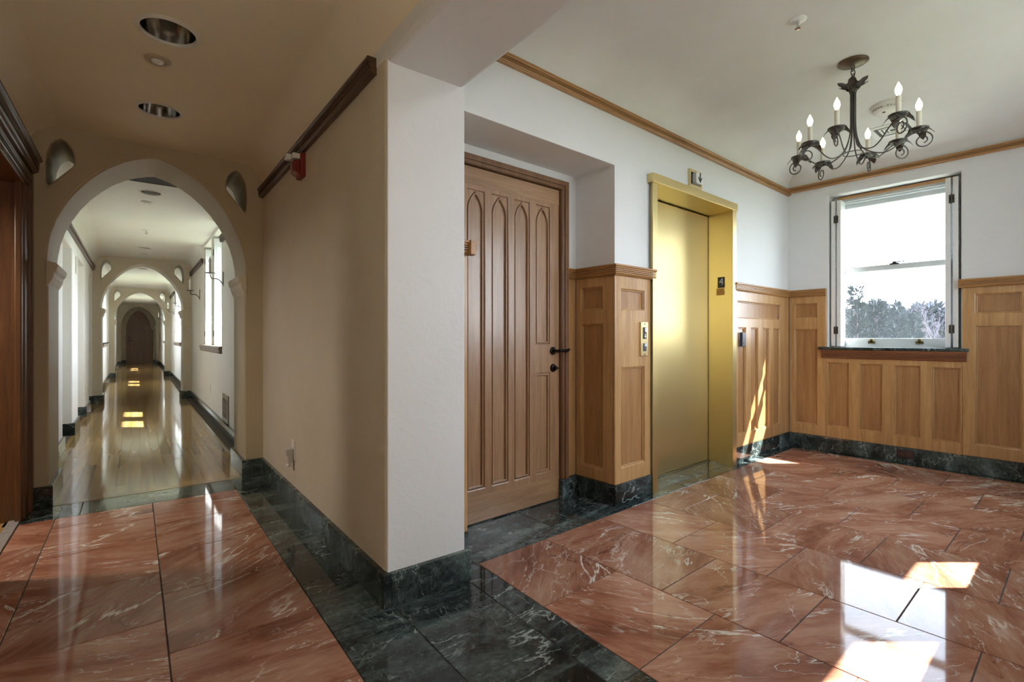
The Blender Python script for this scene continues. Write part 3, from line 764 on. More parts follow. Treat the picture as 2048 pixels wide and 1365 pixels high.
def gothic(a, b, zs, zt, n=7, inset=0.):
    cx = (a+b)/2; hw = (b-a)/2-inset; hgt = zt-zs
    # two arcs, radius from spring points
    R = (hw*hw+hgt*hgt)/(2*hw); pts = []
    for k in range(n+1):
        ang = math.acos((R-hw)/R)*k/n
        pts.append((cx-hw+R-R*math.cos(ang), zs+R*math.sin(ang)))
    return pts+[(2*cx-x, z) for x, z in reversed(pts[:-1])]
for i, (a, b) in enumerate(PX):
    zones = [(.205, 1.972)] if i < 3 else [(.21, .864), (1.06, 1.972)]
    for z0, z1 in zones:
        m = MB(); m.box(a-.004, b+.004, YD+.006, YD+.0118, z0-.004, z1+.004); pn = part('panel', m, OAK_D, door, ((a+b)/2, YD, z0))
        top = z1 > 1.9
        if top:
            arc = gothic(a, b, 1.845, 1.962, 9, .006); inner = [(a+.006, z0+.006)]+arc+[(b-.006, z0+.006)]
            arc2 = gothic(a, b, 1.845, 1.948, 9, .014); in2 = [(a+.014, z0+.014)]+arc2+[(b-.014, z0+.014)]
            # spandrel tracery behind
            m = MB(); m.prism(inner[::-1], 'y', YD-.008, YD+.006, [in2]); part('arched_bead', m, OAK_D, pn, bevel=.002)
            m = MB(); m.prism([(a, 1.972), (a, z0)]+[(a+.002, z0)]+gothic(a, b, 1.845, 1.967, 9, .002)+[(b-.002, z0), (b, z0), (b, 1.972)], 'y', YD-.003, YD+.005); part('tracery', m, OAK_D, pn, bevel=.0015)
        else:
            m = MB(); m.prism(rect(a, b, z0, z1), 'y', YD-.006, YD+.006, [rect(a+.014, b-.014, z0+.014, z1-.014)]); part('panel_bead', m, OAK_D, pn, bevel=.003)
# casing
m = MB()
m.prism([(1.49, .0), (1.556, 0), (1.556, 2.109), (2.444, 2.109), (2.444, H), (2.500, H), (2.500, 2.158), (1.49, 2.158)], 'y', YD-.036, YD+.03); 
m.prism([(1.475, .0), (1.515, 0), (1.515, 2.133), (2.470, 2.133), (2.470, H), (2.505, H), (2.505, 2.166), (1.475, 2.166)], 'y', YD-.046, YD-.03)
m.prism([(1.54, .0), (1.552, 0), (1.552, 2.112), (2.448, 2.112), (2.448, H), (2.458, H), (2.458, 2.124), (1.54, 2.124)], 'y', YD-.042, YD-.03)
part('casing', m, wood('oak_casing', (.22, .115, .055), (.13, .06, .026)), door, bevel=.004)
# handle and lock, dark bronze
BRONZE = plain('dark_bronze', (.022, .018, .016), .3, .8)
m = MB(); hx, hz = 2.398, 1.012
m.lathe([(0, -.012), (.020, -.012), (.027, -.006), (.027, 0)], (hx-.02, YD-.012, hz), 20, 'y'); m.lathe([(.010, -.06), (.009, -.01)], (hx-.02, YD-.012, hz), 12, 'y')
m.tube([(hx-.02, YD-.07, hz), (hx+.01, YD-.072, hz+.004), (hx+.04, YD-.072, hz-.002), (hx+.07, YD-.07, hz+.004), (hx+.085, YD-.068, hz+.012)], [.011, .009, .012, .010, .006], 10)
part('lever_handle', m, BRONZE, door)
m = MB(); m.lathe([(0, -.016), (.022, -.014), (.028, -.004), (.028, 0)], (hx-.018, YD-.012, .897), 20, 'y'); m.box(hx-.022, hx-.012, YD-.05, YD-.026, .885, .909); m.box(hx-.03, hx+.002, YD-.052, YD-.046, .892, .902)
part('thumb_lock', m, BRONZE, door, bevel=.002)

# ================================================================== ELEVATOR
YEL = 1.992
m = MB(); DY = 2.235
m.box(3.0, 3.058, YEL, 2.0, 0, 2.19); m.box(4.185, 4.243, YEL, 2.0, 0, 2.19)
el = struct('door_2', m, BRASS, 'L', (3.6, YEL, 0), .002)
m = MB(); m.box(2.985, 4.253, YEL-.012, 2.035, 2.1895, 2.253); part('head_frame', m, BRASS, el, bevel=.003)
m = MB(); m.prism([(3.058, 2.0), (3.045, DY+.05), (3.02, DY+.05), (3.02, 2.0)], 'z', 0, 2.215); part('jamb', m, BRASS, el)
m = MB(); m.prism([(4.185, 2.0), (4.225, DY), (4.225, DY+.05), (4.27, DY+.05), (4.27, 2.0)], 'z', 0, 2.215); part('jamb', m, BRASS, el)
m = MB(); m.box(3.02, 4.26, 2.036, DY+.05, 2.192, 2.215); part('head_reveal', m, BRASS, el)
m = MB(); m.box(3.06, 4.220, DY, DY+.03, .008, 2.183); part('sliding_door', m, BRASS, el, bevel=.002)
m = MB(); m.box(3.0, 4.3, DY+.03, DY+.06, 0, 2.2); part('door_shadow_gap', m, BLACK, el)
m = MB(); m.box(3.04, 4.24, DY-.02, DY+.03, -.01, .004); part('door_sill', m, plain('sill_metal', (.25, .22, .16), .35, .9), el)
def textmesh(s, size, m_, parent, loc, rot, name='lettering', ext=.0006, align='CENTER'):
    cu = bpy.data.curves.new(name, 'FONT'); cu.body = s; cu.size = size; cu.extrude = ext; cu.align_x = align; cu.align_y = 'CENTER'
    o = bpy.data.objects.new('tmp', cu); COL.objects.link(o)
    bpy.context.view_layer.update()
    me = bpy.data.meshes.new_from_object(o.evaluated_get(bpy.context.evaluated_depsgraph_get())); bpy.data.objects.remove(o)
    me.materials.clear(); me.materials.append(m_)
    q = bpy.data.objects.new(name, me); COL.objects.link(q); q.parent = parent; q.location = Vector(loc)-ORG[parent.name]; q.rotation_euler = rot
    ORG[q.name] = Vector(loc); FRM[q.name] = FRM[parent.name]
    return q
# floor number plate on the jamb
def jx(y): return 4.185+(y-2.0)*(.04/.235)
yc = 2.10; X = jx(yc)
fp = thing('floor_number_plate', 'black floor plate with a white numeral 4 on the brass elevator jamb', 'sign', (X, yc, 1.58))
m = MB(); m.box(X-.006, X+.004, yc-.032, yc+.032, 1.537, 1.630); part('plate', m, BLACK, fp)
textmesh('4', .082, WHITE_EN, fp, (X-.0065, yc, 1.588), (PI/2, 0, -PI/2))
np_ = thing('notice_plate', 'small orange brass notice plate under the numeral plate', 'sign', (X, yc, 1.505))
m = MB(); m.box(X-.005, X+.004, yc-.045, yc+.045, 1.472, 1.532); part('plate', m, plain('orange_brass', (.55, .30, .08), .4, .4), np_)
m = MB()
for k, wd in enumerate((.015, .022, .036, .038, .034)):
    z = 1.523-k*.0095; m.box(X-.0058, X-.0048, yc-wd, yc+wd, z-.002, z+.001)
part('print_lines', m, plain('brown_print', (.25, .10, .03), .5), np_)
# hall lantern
hl = thing('elevator_lantern', 'brass hall lantern with a black down arrow above the elevator', 'indicator light', (3.62, 2.03, 2.35))
m = MB(); m.prism(rect(3.527, 3.715, 2.278, 2.412), 'y', 2.016, 2.032, [rect(3.549, 3.693, 2.298, 2.392)]); part('frame', m, BRASS_F, hl, bevel=.002)
m = MB(); m.box(3.549, 3.693, 2.024, 2.034, 2.298, 2.392); part('recess', m, plain('lantern_back', (.05, .045, .03), .6), hl)
m = MB(); 
pl = []
for cx, cz, a0 in ((3.674, 2.375, 0), (3.600, 2.375, 90), (3.600, 2.317, 180), (3.674, 2.317, 270)):
    for k in range(5):
        a = math.radians(a0+k*22.5); pl.append((cx+.016*math.cos(a), cz+.014*math.sin(a)))
m.prism(pl, 'y', 1.992, 2.03); part('lens', m, WHITE_EN, hl, bevel=.005)
m = MB(); m.box(3.634, 3.646, 1.989, 1.993, 2.318, 2.388)
m.prism([(3.640, 2.312), (3.612, 2.350), (3.617, 2.356), (3.640, 2.326), (3.663, 2.356), (3.668, 2.350)], 'y', 1.989, 1.993); part('down_arrow', m, BLACK, hl)
# call panel
cp = thing('call_button_panel', 'brass elevator call panel with two switches on the oak pier', 'call panel', (2.91, 2.008, 1.09))
m = MB(); m.box(2.868, 2.950, 1.998, 2.011, .975, 1.207); part('face_plate', m, BRASS_F, cp, bevel=.002)
m = MB(); m.box(2.893, 2.925, 1.994, 1.999, 1.092, 1.172); part('switch_recess', m, BLACK, cp)
m = MB(); m.box(2.897, 2.921, 1.986, 1.996, 1.138, 1.170); part('call_button', m, plain('button_white', (.7, .72, .8), .3), cp, bevel=.003)
m = MB(); m.prism([(2.909, 1.096), (2.897, 1.112), (2.905, 1.112), (2.905, 1.128), (2.913, 1.128), (2.913, 1.112), (2.921, 1.112)], 'y', 1.9925, 1.9955); part('down_arrow', m, WHITE_EN, cp)
m = MB(); m.box(2.893, 2.925, 1.994, 1.999, 1.008, 1.062); part('switch_recess', m, plain('slate', (.08, .09, .12), .3), cp)
m = MB(); m.box(2.897, 2.921, 1.986, 1.996, 1.040, 1.062); part('call_button', m, bpy.data.materials['button_white'], cp, bevel=.003)
for z in (.986, 1.194):
    m = MB(); m.lathe([(.004, -.002), (.004, .002)], (2.909, 1.998, z), 10, 'y'); part('screw', m, IRON_D, cp)
# card reader
cr = thing('card_reader', 'small dark card reader on the oak panel beside the elevator', 'card reader', (4.39, 2.01, 1.09))
m = MB(); m.box(4.348, 4.418, 1.985, 2.012, 1.022, 1.148); part('body', m, plain('slate_plastic', (.04, .042, .055), .4), cr, bevel=.005)
m = MB()
for k in range(6): m.box(4.398, 4.410, 1.983, 1.986, 1.060+k*.011, 1.064+k*.011)
part('vent_slots', m, plain('slot_grey', (.2, .2, .24), .5), cr)
m = MB(); m.lathe([(.005, -.002), (.005, .002)], (4.372, 1.985, 1.05), 10, 'y'); part('indicator', m, IRON_D, cr)
# socket in the marble baseboard
so = thing('wall_socket', 'dark brown socket plate set in the green marble baseboard', 'wall socket', (5.44, 1.06, .08))
m = MB(); m.box(5.430, 5.442, .998, 1.122, .048, .118); part('plate', m, BROWNPL, so, bevel=.003)
for yy in (1.03, 1.09):
    m = MB(); m.box(5.427, 5.431, yy-.02, yy+.02, .063, .103); part('receptacle', m, plain('socket_brown', (.05, .022, .02), .5), so, bevel=.003)

# ================================================================== CHANDELIER
F = Vector((math.sin(math.radians(40.52)), math.cos(math.radians(40.52)), 0)); R_ = Vector((F.y, -F.x, 0))
def pix(x, d): return F*d+R_*((x-1024)/991*d)
C0 = pix(1706, 3.052); cx0, cy0 = C0.x, C0.y
ch = thing('chandelier', 'black wrought iron eight-light candle chandelier with leaf cups', 'chandelier', (cx0, cy0, ZC))
m = MB(); m.lathe([(.0, 0), (.081, 0), (.082, -.006), (.074, -.012), (.03, -.022), (.012, -.026), (0, -.03)], (cx0, cy0, ZC), 32); part('canopy', m, plain('aged_bronze', (.14, .10, .06), .4, .8), ch)
def ring(c, a, b, r, vert_dir, n=16):
    return [(c[0]+vert_dir.x*a*math.cos(2*PI*k/n), c[1]+vert_dir.y*a*math.cos(2*PI*k/n), c[2]+b*math.sin(2*PI*k/n)) for k in range(n)]
for i, z in enumerate((2.765, 2.735, 2.705)):
    m = MB(); m.tube(ring((cx0, cy0, z), .012, .022, .003, (R_ if i % 2 else F)), .0028, 6, True); part('chain_link', m, IRON, ch)
# leaf collar
def leafmesh(m, base, out, up, ln, wd, droop=.3, cup=.15, nseg=6):
    """lobed leaf: spine from base along out with droop, serrated edge"""
    side = out.cross(up).normalized(); vs = []; 
    for i in range(nseg+1):
        t = i/nseg; wv = wd*math.sin(PI*min(1, t*.92+.06))**.8*(1 if i % 2 else .72)
        if i == nseg: wv = .002
        c = base+out*(ln*t)+up*(ln*(cup*math.sin(PI*t)-droop*t*t))
        vs += [c-side*wv+up*wv*.25, c+up*.0, c+side*wv+up*wv*.25]
    n = len(vs); vs2 = vs+[v-up*.0016 for v in vs]; fs = []
    for i in range(nseg):
        a = i*3
        for j in (0, 1):
            fs.append((a+j, a+j+1, a+j+4, a+j+3)); fs.append((n+a+j+3, n+a+j+4, n+a+j+1, n+a+j))
        fs.append((a, a+3, n+a+3, n+a)); fs.append((a+2, n+a+2, n+a+5, a+5))
    fs += [(0, n, n+1, 1), (1, n+1, n+2, 2)]
    m.add(vs2, fs, True)
for k in range(6):
    a = 2*PI*k/6+.2; o = Vector((math.cos(a), math.sin(a), 0)); m = MB()
    u = Vector((0, 0, 1))
    leafmesh(m, Vector((cx0, cy0, 2.62))+o*.012, (o*.42+u).normalized(), (o-u*.42).normalized(), .080, .034, -.62, .0)
    part('collar_leaf', m, IRON, ch)
m = MB(); m.lathe([(.0, 2.70), (.016, 2.69), (.018, 2.66), (.024, 2.63), (.02, 2.61), (0, 2.605)], (cx0, cy0, 0), 16); part('stem_cap', m, IRON, ch)
m = MB(); m.tube([(cx0+.052*math.cos(2*PI*k/20), cy0+.052*math.sin(2*PI*k/20), 2.236) for k in range(20)], .0028, 6, True); part('lower_ring', m, IRON, ch)
AR = [(1598, 3.31), (1620, 3.073), (1674, 2.852), (1645.5, 3.42), (1735.6, 3.266), (1796, 3.04), (1797, 2.68), (1838, 2.859)]
ZP = 2.303
for ax, ad in AR:
    p = pix(ax, ad); v = Vector((p.x-cx0, p.y-cy0, 0)); R = v.length; o = v.normalized(); u = Vector((0, 0, 1)); c = Vector((cx0, cy0, 0))
    pts = []
    def Q(r, z): return c+o*r+u*z
    ctl = [(.013, 2.66), (.013, 2.50), (.014, 2.40), (.022, 2.33), (.045, 2.265), (R*.30, 2.225), (R*.48, 2.208), (R*.64, 2.225), (R*.80, 2.266), (R*.92, 2.286), (R*1.02, 2.290), (R*1.02+.03, 2.278)]
    # catmull-rom through the control points
    for i in range(len(ctl)-1):
        P0 = ctl[max(0, i-1)]; P1 = ctl[i]; P2 = ctl[i+1]; P3 = ctl[min(len(ctl)-1, i+2)]
        for k in range(4):
            t = k/4; q = [.5*((2*P1[j])+(-P0[j]+P2[j])*t+(2*P0[j]-5*P1[j]+4*P2[j]-P3[j])*t*t+(-P0[j]+3*P1[j]-3*P2[j]+P3[j])*t**3) for j in (0, 1)]
            pts.append(Q(*q))
    # scroll
    sc = (R*1.02+.012, 2.236)
    for k in range(26):
        a = math.radians(62-k*20); rr = .046-.0013*k
        pts.append(Q(sc[0]+rr*math.cos(a), sc[1]+rr*math.sin(a)))
    m = MB(); m.tube(pts, .0036, 7); arm = part('arm', m, IRON, ch, (p.x, p.y, ZP))
    m = MB(); m.lathe([(0, ZP-.002), (.040, ZP), (.047, ZP+.006), (.048, ZP+.004), (.042, ZP-.006), (.012, ZP-.012), (.006, ZP-.02), (0, ZP-.02)], (p.x, p.y, 0), 22); part('drip_pan', m, IRON, arm)
    for k in range(4):
        a = 2*PI*k/4+ax*.37; oo = Vector((math.cos(a), math.sin(a), 0)); m = MB()
        leafmesh(m, Vector((p.x, p.y, ZP-.010))+oo*.01, oo, u, .062, .029, .50, .16); part('cup_leaf', m, IRON, arm)
    m = MB(); m.lathe([(0, ZP), (.0128, ZP), (.0128, ZP+.105), (.006, ZP+.107), (0, ZP+.107)], (p.x, p.y, 0), 16); part('candle_sleeve', m, CANDLE, arm)
    m = MB(); m.lathe([(.008, ZP+.107), (.015, ZP+.125), (.0175, ZP+.138), (.015, ZP+.153), (.008, ZP+.168), (.003, ZP+.180), (0, ZP+.184)], (p.x, p.y, 0), 16); part('bulb', m, BULB, arm)

# ================================================================== CEILING FITTINGS
def downlight(x, y, r, z, label, fr, grp=None):
    t = thing('recessed_downlight', label, 'ceiling light', (x, y, z), fr, grp)
    m = MB(); m.lathe([(r*.93, -.001), (r*.95, -.007), (r*1.04, -.006), (r*1.14, -.001), (r*1.14, .002), (r*.93, .004), (r*.93, -.001)], (x, y, z), 32, caps=False); part('trim_ring', m, OFFW, t)
    m = MB(); m.lathe([(r*.94, -.002), (r*.92, .03), (r*.86, .08), (r*.74, .14), (r*.70, .145), (0, .145)], (x, y, z), 32, caps=False); part('reflector', m, CHROME, t)
    m = MB(); m.lathe([(0, .06), (r*.2, .065), (r*.28, .09), (r*.2, .14), (0, .14)], (x, y, z), 16); part('lamp', m, WHITE_EN, t)
    return t
downlight(DL[0][0], DL[0][1], .112, ZH, 'large chrome recessed downlight in the tan ceiling, the one before the round sensor', 'C')
downlight(DL[1][0], DL[1][1], .112, ZH, 'chrome recessed downlight in the tan ceiling, close above the first arch', 'C')
nm = ['just past the first arch', 'in the middle of the first corridor bay', 'small one ending the first corridor bay', 'starting the second corridor bay', 'ending the second corridor bay']
for (x, y, r), l in zip(DLH, nm):
    downlight(x, y, r, ZH, 'recessed corridor downlight '+l, 'C')
def disc(name, label, cat, x, y, z, r, fr, m_=OFFW, h=.012):
    t = thing(name, label, cat, (x, y, z), fr)
    m = MB(); m.lathe([(0, 0), (r, 0), (r, -h*.4), (r*.82, -h), (r*.6, -h), (r*.55, -h*.6), (0, -h*.6)], (x, y, z), 28); part('ring', m, m_, t)
    m = MB(); m.lathe([(r*.5, -h*.6), (r*.4, -h*1.3), (r*.15, -h*1.6), (0, -h*1.6)], (x, y, z), 20); part('centre', m, WHITE_EN, t)
    return t
disc('ceiling_sensor', 'small round ceiling sensor between the two chrome downlights', 'sensor', .09, 3.018, ZH, .056, 'C', plain('tan_plastic', (.45, .38, .28), .5))
disc('ceiling_sensor', 'small round sensor on the corridor ceiling just past the first arch', 'sensor', .095, 6.25, ZH, .05, 'C')
def sprinkler(x, y, z, label, fr):
    t = thing('sprinkler_head', label, 'sprinkler', (x, y, z), fr)
    m = MB(); m.lathe([(0, 0), (.042, 0), (.042, -.004), (.03, -.010), (0, -.010)], (x, y, z), 24); part('escutcheon', m, WHITE, t)
    m = MB(); m.lathe([(.009, -.008), (.009, -.026), (.004, -.028), (.004, -.045), (0, -.045)], (x, y, z), 12)
    m.tube([(x-.012, y, z-.022), (x-.014, y, z-.034), (x, y, z-.046), (x+.014, y, z-.034), (x+.012, y, z-.022)], .0025, 6)
    m.lathe([(0, -.046), (.016, -.046), (.016, -.049), (0, -.050)], (x, y, z), 16); part('deflector', m, CHROME, t)
    return t
sprinkler(2.88, 1.02, ZC, 'white sprinkler head on the lobby ceiling near the beam', 'L')
sprinkler(.115, 7.87, ZH, 'white sprinkler head on the corridor ceiling in the first bay', 'C')
# smoke detector behind the chandelier
sx_, sy_ = 4.44, .975
sm = thing('smoke_detector', 'large round white smoke detector with vent slots on the lobby ceiling', 'smoke detector', (sx_, sy_, ZC))
m = MB(); m.lathe([(0, 0), (.095, 0), (.095, -.018), (.086, -.022), (.086, -.038), (.070, -.052), (0, -.054)], (sx_, sy_, ZC), 40); part('housing', m, OFFW, sm)
m = MB()
for k in range(28):
    a = 2*PI*k/28
    if k % 7 == 0: continue
    for zz in (-.026, -.032): 
        c, s_ = math.cos(a), math.sin(a); c2, s2 = math.cos(a+.15), math.sin(a+.15)
        m.add([(sx_+.0868*c, sy_+.0868*s_, ZC+zz), (sx_+.0868*c2, sy_+.0868*s2, ZC+zz), (sx_+.0868*c2, sy_+.0868*s2, ZC+zz-.003), (sx_+.0868*c, sy_+.0868*s_, ZC+zz-.003)], [(0, 1, 2, 3)])
part('vent_slots', m, DGREY, sm)
m = MB(); m.lathe([(0, -.053), (.010, -.053), (.010, -.057), (0, -.057)], (sx_-.03, sy_+.01, ZC), 14); part('test_button', m, DGREY, sm)
# air diffuser
ad = thing('ceiling_diffuser', 'square white air diffuser with dark slots on the lobby ceiling', 'air vent', (4.98, 1.05, ZC))
m = MB(); m.prism(rect(4.83, 5.13, .90, 1.20), 'z', ZC-.008, ZC+.001, [rect(4.87, 5.09, .94, 1.16)]); part('rim', m, WHITE, ad)
m = MB(); m.box(4.87, 5.09, .94, 1.16, ZC-.001, ZC+.002); part('backing', m, DGREY, ad)
for i, q in enumerate((.085, .06, .035)):
    m = MB(); m.prism(rect(4.98-q, 4.98+q, 1.05-q, 1.05+q), 'z', ZC-.007, ZC-.003, [rect(4.98-q+.014, 4.98+q-.014, 1.05-q+.014, 1.05+q-.014)]); part('vane', m, WHITE, ad)
# dark slatted panel beyond the first arch
gr = thing('dark_slat_panel', 'dark grey slatted panel on the ceiling behind the first arch point', 'air vent', (.13, 5.2, ZH), 'C')
m = MB(); m.prism(rect(-.12, .40, 4.94, 5.44), 'z', ZH-.012, ZH+.001, [rect(-.10, .38, 4.96, 5.42)]); part('rim', m, DGREY, gr)
m = MB(); m.box(-.10, .38, 4.96, 5.42, ZH-.004, ZH+.001); part('backing', m, DGREY, gr)
for k in range(14):
    m = MB(); m.box(-.10, .38, 4.97+k*.0325, 4.985+k*.0325, ZH-.010, ZH-.005); part('louver', m, plain('slat_grey', (.10, .10, .10), .6) if k == 0 else bpy.data.materials['slat_grey'], gr)

def dome(x, y, z, r, power, col, label, fr):  # made-up fill lamp, fitting and light, placed out of view
    t = thing('fill_dome_lamp', label, 'ceiling lamp', (x, y, z), fr)
    m = MB(); m.lathe([(0, 0), (r, 0), (r, -.03), (r*.9, -.04), (0, -.04)], (x, y, z), 28); part('base', m, BRASS_F, t)
    m = MB(); m.lathe([(r*.86, -.04), (r*.8, -.075), (r*.55, -.105), (0, -.12)], (x, y, z), 28); 
    g_ = emit('fill_dome_glow_'+fr, col, 3.); part('glass_bowl', m, g_, t)
    l = bpy.data.lights.new('bulb', 'POINT' if r == .20 else 'AREA'); l.energy = power; l.color = col
    if r == .20: l.shadow_soft_size = .12
    else: l.shape = 'DISK'; l.size = r*1.6
    o = bpy.data.objects.new('bulb', l); COL.objects.link(o); p = W((x, y, z-(.27 if r == .20 else .13)), fr); o.location = p
t = thing('fill_pendant', 'added fill pendant hanging unseen in the hall, behind the camera', 'fill lamp', (.15, -.9, ZH), 'C', None)  # added pendant, never in view, brightens the dim hall
m = MB(); m.lathe([(0, 0), (.06, 0), (.06, -.02), (0, -.02)], (.15, -.9, ZH), 20); part('canopy', m, BRASS_F, t)
m = MB(); m.tube([(.15, -.9, ZH-.02), (.15, -.9, 1.72)], .006, 8); part('rod', m, BRASS_F, t)
m = MB(); m.lathe([(.03, 1.74), (.06, 1.72), (.07, 1.68), (.05, 1.64)], (.15, -.9, 0), 20, caps=False); part('holder', m, BRASS_F, t)
pl_ = bpy.data.lights.new('fill_pendant_light', 'POINT'); pl_.energy = HALL_FILL; pl_.color = (1, .95, .88); pl_.shadow_soft_size = .1
po_ = bpy.data.objects.new('fill_pendant_light', pl_); COL.objects.link(po_); po_.location = W((.15, -.9, 1.52), 'C')
dome(-1.42, 3.66, 2.03, .13, SIDE_FILL, (1, .90, .76), 'added warm fill lamp under the head of the side doorway', 'C')  # added fill, lights the hall wall through the doorway
dome(1.95, .35, ZC, .22, LOBBY_FILL, (.90, .95, 1), 'added unseen fill dome on the lobby ceiling, above the camera', 'L')  # added fill, lifts the brightness of the lobby walls

# ================================================================== WALL FITTINGS
# fire alarm
fa = thing('fire_alarm', 'red fire alarm strobe with a clear lens under the dark picture rail', 'fire alarm', (XR, 3.2, 2.15), 'C')
m = MB(); m.box(XR-.03, XR+.002, 3.135, 3.245, 2.075, 2.215); part('back_box', m, RED, fa, bevel=.003)
m = MB(); m.prism([(XR-.03, 2.085), (XR-.062, 2.10), (XR-.066, 2.165), (XR-.03, 2.175)], 'y', 3.145, 3.235); part('horn', m, RED, fa, bevel=.004)
m = MB(); m.box(XR-.070, XR-.03, 3.145, 3.235, 2.178, 2.21); part('lens_base', m, OFFW, fa, bevel=.003)
m = MB(); m.box(XR-.105, XR-.070, 3.165, 3.215, 2.170, 2.205); part('strobe_lens', m, plain('clear_lens', (.7, .72, .72), .12), fa, bevel=.008)
textmesh('FIRE', .026, plain('alarm_print', (.75, .5, .5), .5), fa, (XR-.0672, 3.20, 2.132), (PI/2, PI/2, -PI/2))
def outlet(x, y, z, s, fr, label, plug=False, w_=.07, h_=.115):
    t = thing('wall_outlet', label, 'wall outlet', (x, y, z), fr)
    a, b = sorted((x, x+s*.006)); m = MB(); m.box(a, b, y-w_/2, y+w_/2, z-h_/2, z+h_/2); part('cover_plate', m, OFFW, t, bevel=.002)
    for zz in (z-.02, z+.02):
        a, b = sorted((x+s*.006, x+s*.0085)); m = MB(); m.box(a, b, y-.016, y+.016, zz-.014, zz+.014); part('receptacle', m, WHITE, t, bevel=.002)
    return t
t = outlet(XR, 3.42, .372, -1, 'C', 'white wall outlet on the tan wall with an air freshener plugged in', h_=.13)
pf = thing('plug_in_freshener', 'small greyish plug-in device hanging from the outlet on the tan wall', 'plug-in device', (XR-.03, 3.42, .33), 'C')
m = MB(); m.prism([(XR-.008, .385), (XR-.05, .385), (XR-.052, .345), (XR-.04, .34), (XR-.036, .275), (XR-.02, .268), (XR-.008, .34)], 'y', 3.395, 3.445); part('body', m, plain('freshener', (.50, .48, .45), .35), pf, bevel=.005)
m = MB(); m.box(XR-.044, XR-.03, 3.402, 3.438, .268, .285); part('cap', m, WHITE, pf, bevel=.003)
outlet(XR, 7.87, .40, -1, 'C', 'small white outlet on the corridor wall between the sconce and the marble base')
outlet(XL, 6.08, .38, 1, 'C', 'white outlet plate low on the corridor wall opposite the floor grille')
t = thing('wall_plate', 'narrow white blank plate high on the corridor wall between two openings', 'wall plate', (XL, 7.8, 1.98), 'C')
m = MB(); m.box(XL, XL+.012, 7.74, 7.86, 1.86, 2.06); part('cover', m, OFFW, t, bevel=.004)
# access vent low on the right wall
vg = thing('wall_grille', 'tall metal register grille low on the corridor wall', 'air vent', (XR, 6.4, .3), 'C')
m = MB(); m.prism(rect(6.2, 6.63, .145, .455), 'x', XR-.014, XR+.002, [rect(6.25, 6.58, .19, .41)]); part('rim', m, plain('register_metal', (.28, .26, .22), .45, .5), vg, bevel=.003)
m = MB(); m.box(XR-.003, XR+.003, 6.25, 6.58, .19, .41); part('backing', m, BLACK, vg)
for k in range(7):
    m = MB(); y = 6.27+k*.047; m.box(XR-.011, XR-.004, y, y+.02, .19, .41); part('slat', m, bpy.data.materials['register_metal'], vg)
m = MB(); m.box(XR-.012, XR-.006, 6.25, 6.58, .262, .272); m.box(XR-.012, XR-.006, 6.25, 6.58, .332, .342); part('cross_bar', m, bpy.data.materials['register_metal'], vg)
t = thing('wall_sensor', 'small round-cornered white sensor at the edge of the first arch wall', 'sensor', (-.548, A1[0], 1.545), 'C')
m = MB(); m.box(-.556, -.532, A1[0]-.03, A1[0], 1.508, 1.582); part('body', m, OFFW, t, bevel=.008)
m = MB(); m.lathe([(.008, -.033), (.008, -.028)], (-.545, A1[0], 1.545), 10, 'y'); part('button', m, WHITE, t)

# sconces
def sconce(y, s, label, x=XR):
    t = thing('wall_sconce', label, 'wall sconce', (x, y, 1.78), 'C')
    m = MB(); m.box(*(sorted((x, x+s*.008))), y-.012, y+.012, 1.70, 1.87); part('back_plate', m, IRON, t, bevel=.004)
    pts = [(x+s*(.008+.125*q), y, z_) for q, z_ in ((0, 1.725), (.10, 1.745), (.25, 1.768), (.42, 1.781), (.6, 1.784), (.78, 1.780), (.90, 1.786), (.97, 1.805), (1, 1.84))]
    m = MB(); m.tube(pts, .005, 8); arm = part('arm', m, IRON, t)
    cx_, cz = pts[-1][0], pts[-1][2]
    m = MB(); m.lathe([(0, cz-.006), (.012, cz-.004), (.05, cz+.002), (.052, cz+.008), (0, cz+.004)], (cx_, y, 0), 20); part('drip_pan', m, IRON, arm)
    m = MB(); m.lathe([(0, cz), (.014, cz), (.014, cz+.11), (0, cz+.11)], (cx_, y, 0), 14); part('candle_sleeve', m, CANDLE, arm)
    m = MB(); m.lathe([(.008, cz+.11), (.016, cz+.13), (.018, cz+.145), (.012, cz+.17), (.003, cz+.195), (0, cz+.2)], (cx_, y, 0), 14); part('bulb', m, plain('bulb_glass', (.75, .75, .75), .1), arm)
    return t
sc = sconce(6.63, -1, 'iron candle sconce on the corridor wall before the first window pair')
for y, l in ((9.25, 'iron candle sconce on the corridor wall after the first window pair'), (12.9, 'iron candle sconce before the second window pair'), (15.75, 'iron candle sconce after the second window pair'), (19.5, 'tiny distant iron candle sconce before the third window pair'), (22.4, 'tiny distant iron candle sconce after the third window pair')):
    copy_tree(sc, (XR, y, 1.78), l)

# side door casing in the vestibule wall
dc = MB()
x = XL
def ycas(m, y0, y1, z0, z1, x0, x1): m.box(x0, x1, y0, y1, z0, z1)
dc.box(x-.01, x+.030, 4.17, 4.36, 0, 2.14); dc.box(x-.01, x+.045, 4.30, 4.37, 0, 2.14); dc.box(x-.01, x+.022, 4.12, 4.18, 0, 2.07)
dc.box(x-.01, x+.030, 3.0, 3.2, 0, 2.14); dc.box(x-.01, x+.030, 3.0, 4.36, 2.03, 2.16)
sd_ = struct('door_4', dc, WALNUT_Z, 'C', (x, 3.7, 0), .006)
pl = [(x+o, 2.15+q) for o, q in mould_profile(.10, .085, 3)]; m = MB(); m.prism(pl, 'y', 2.9, 4.385); part('head_moulding', m, WALNUT, sd_, bevel=.002)
pl = [(x+o, 2.05+q) for o, q in mould_profile(.06, .05, 2)]; m = MB(); m.prism(pl, 'y', 3.1, 4.30); part('head_casing', m, WALNUT, sd_, bevel=.002)
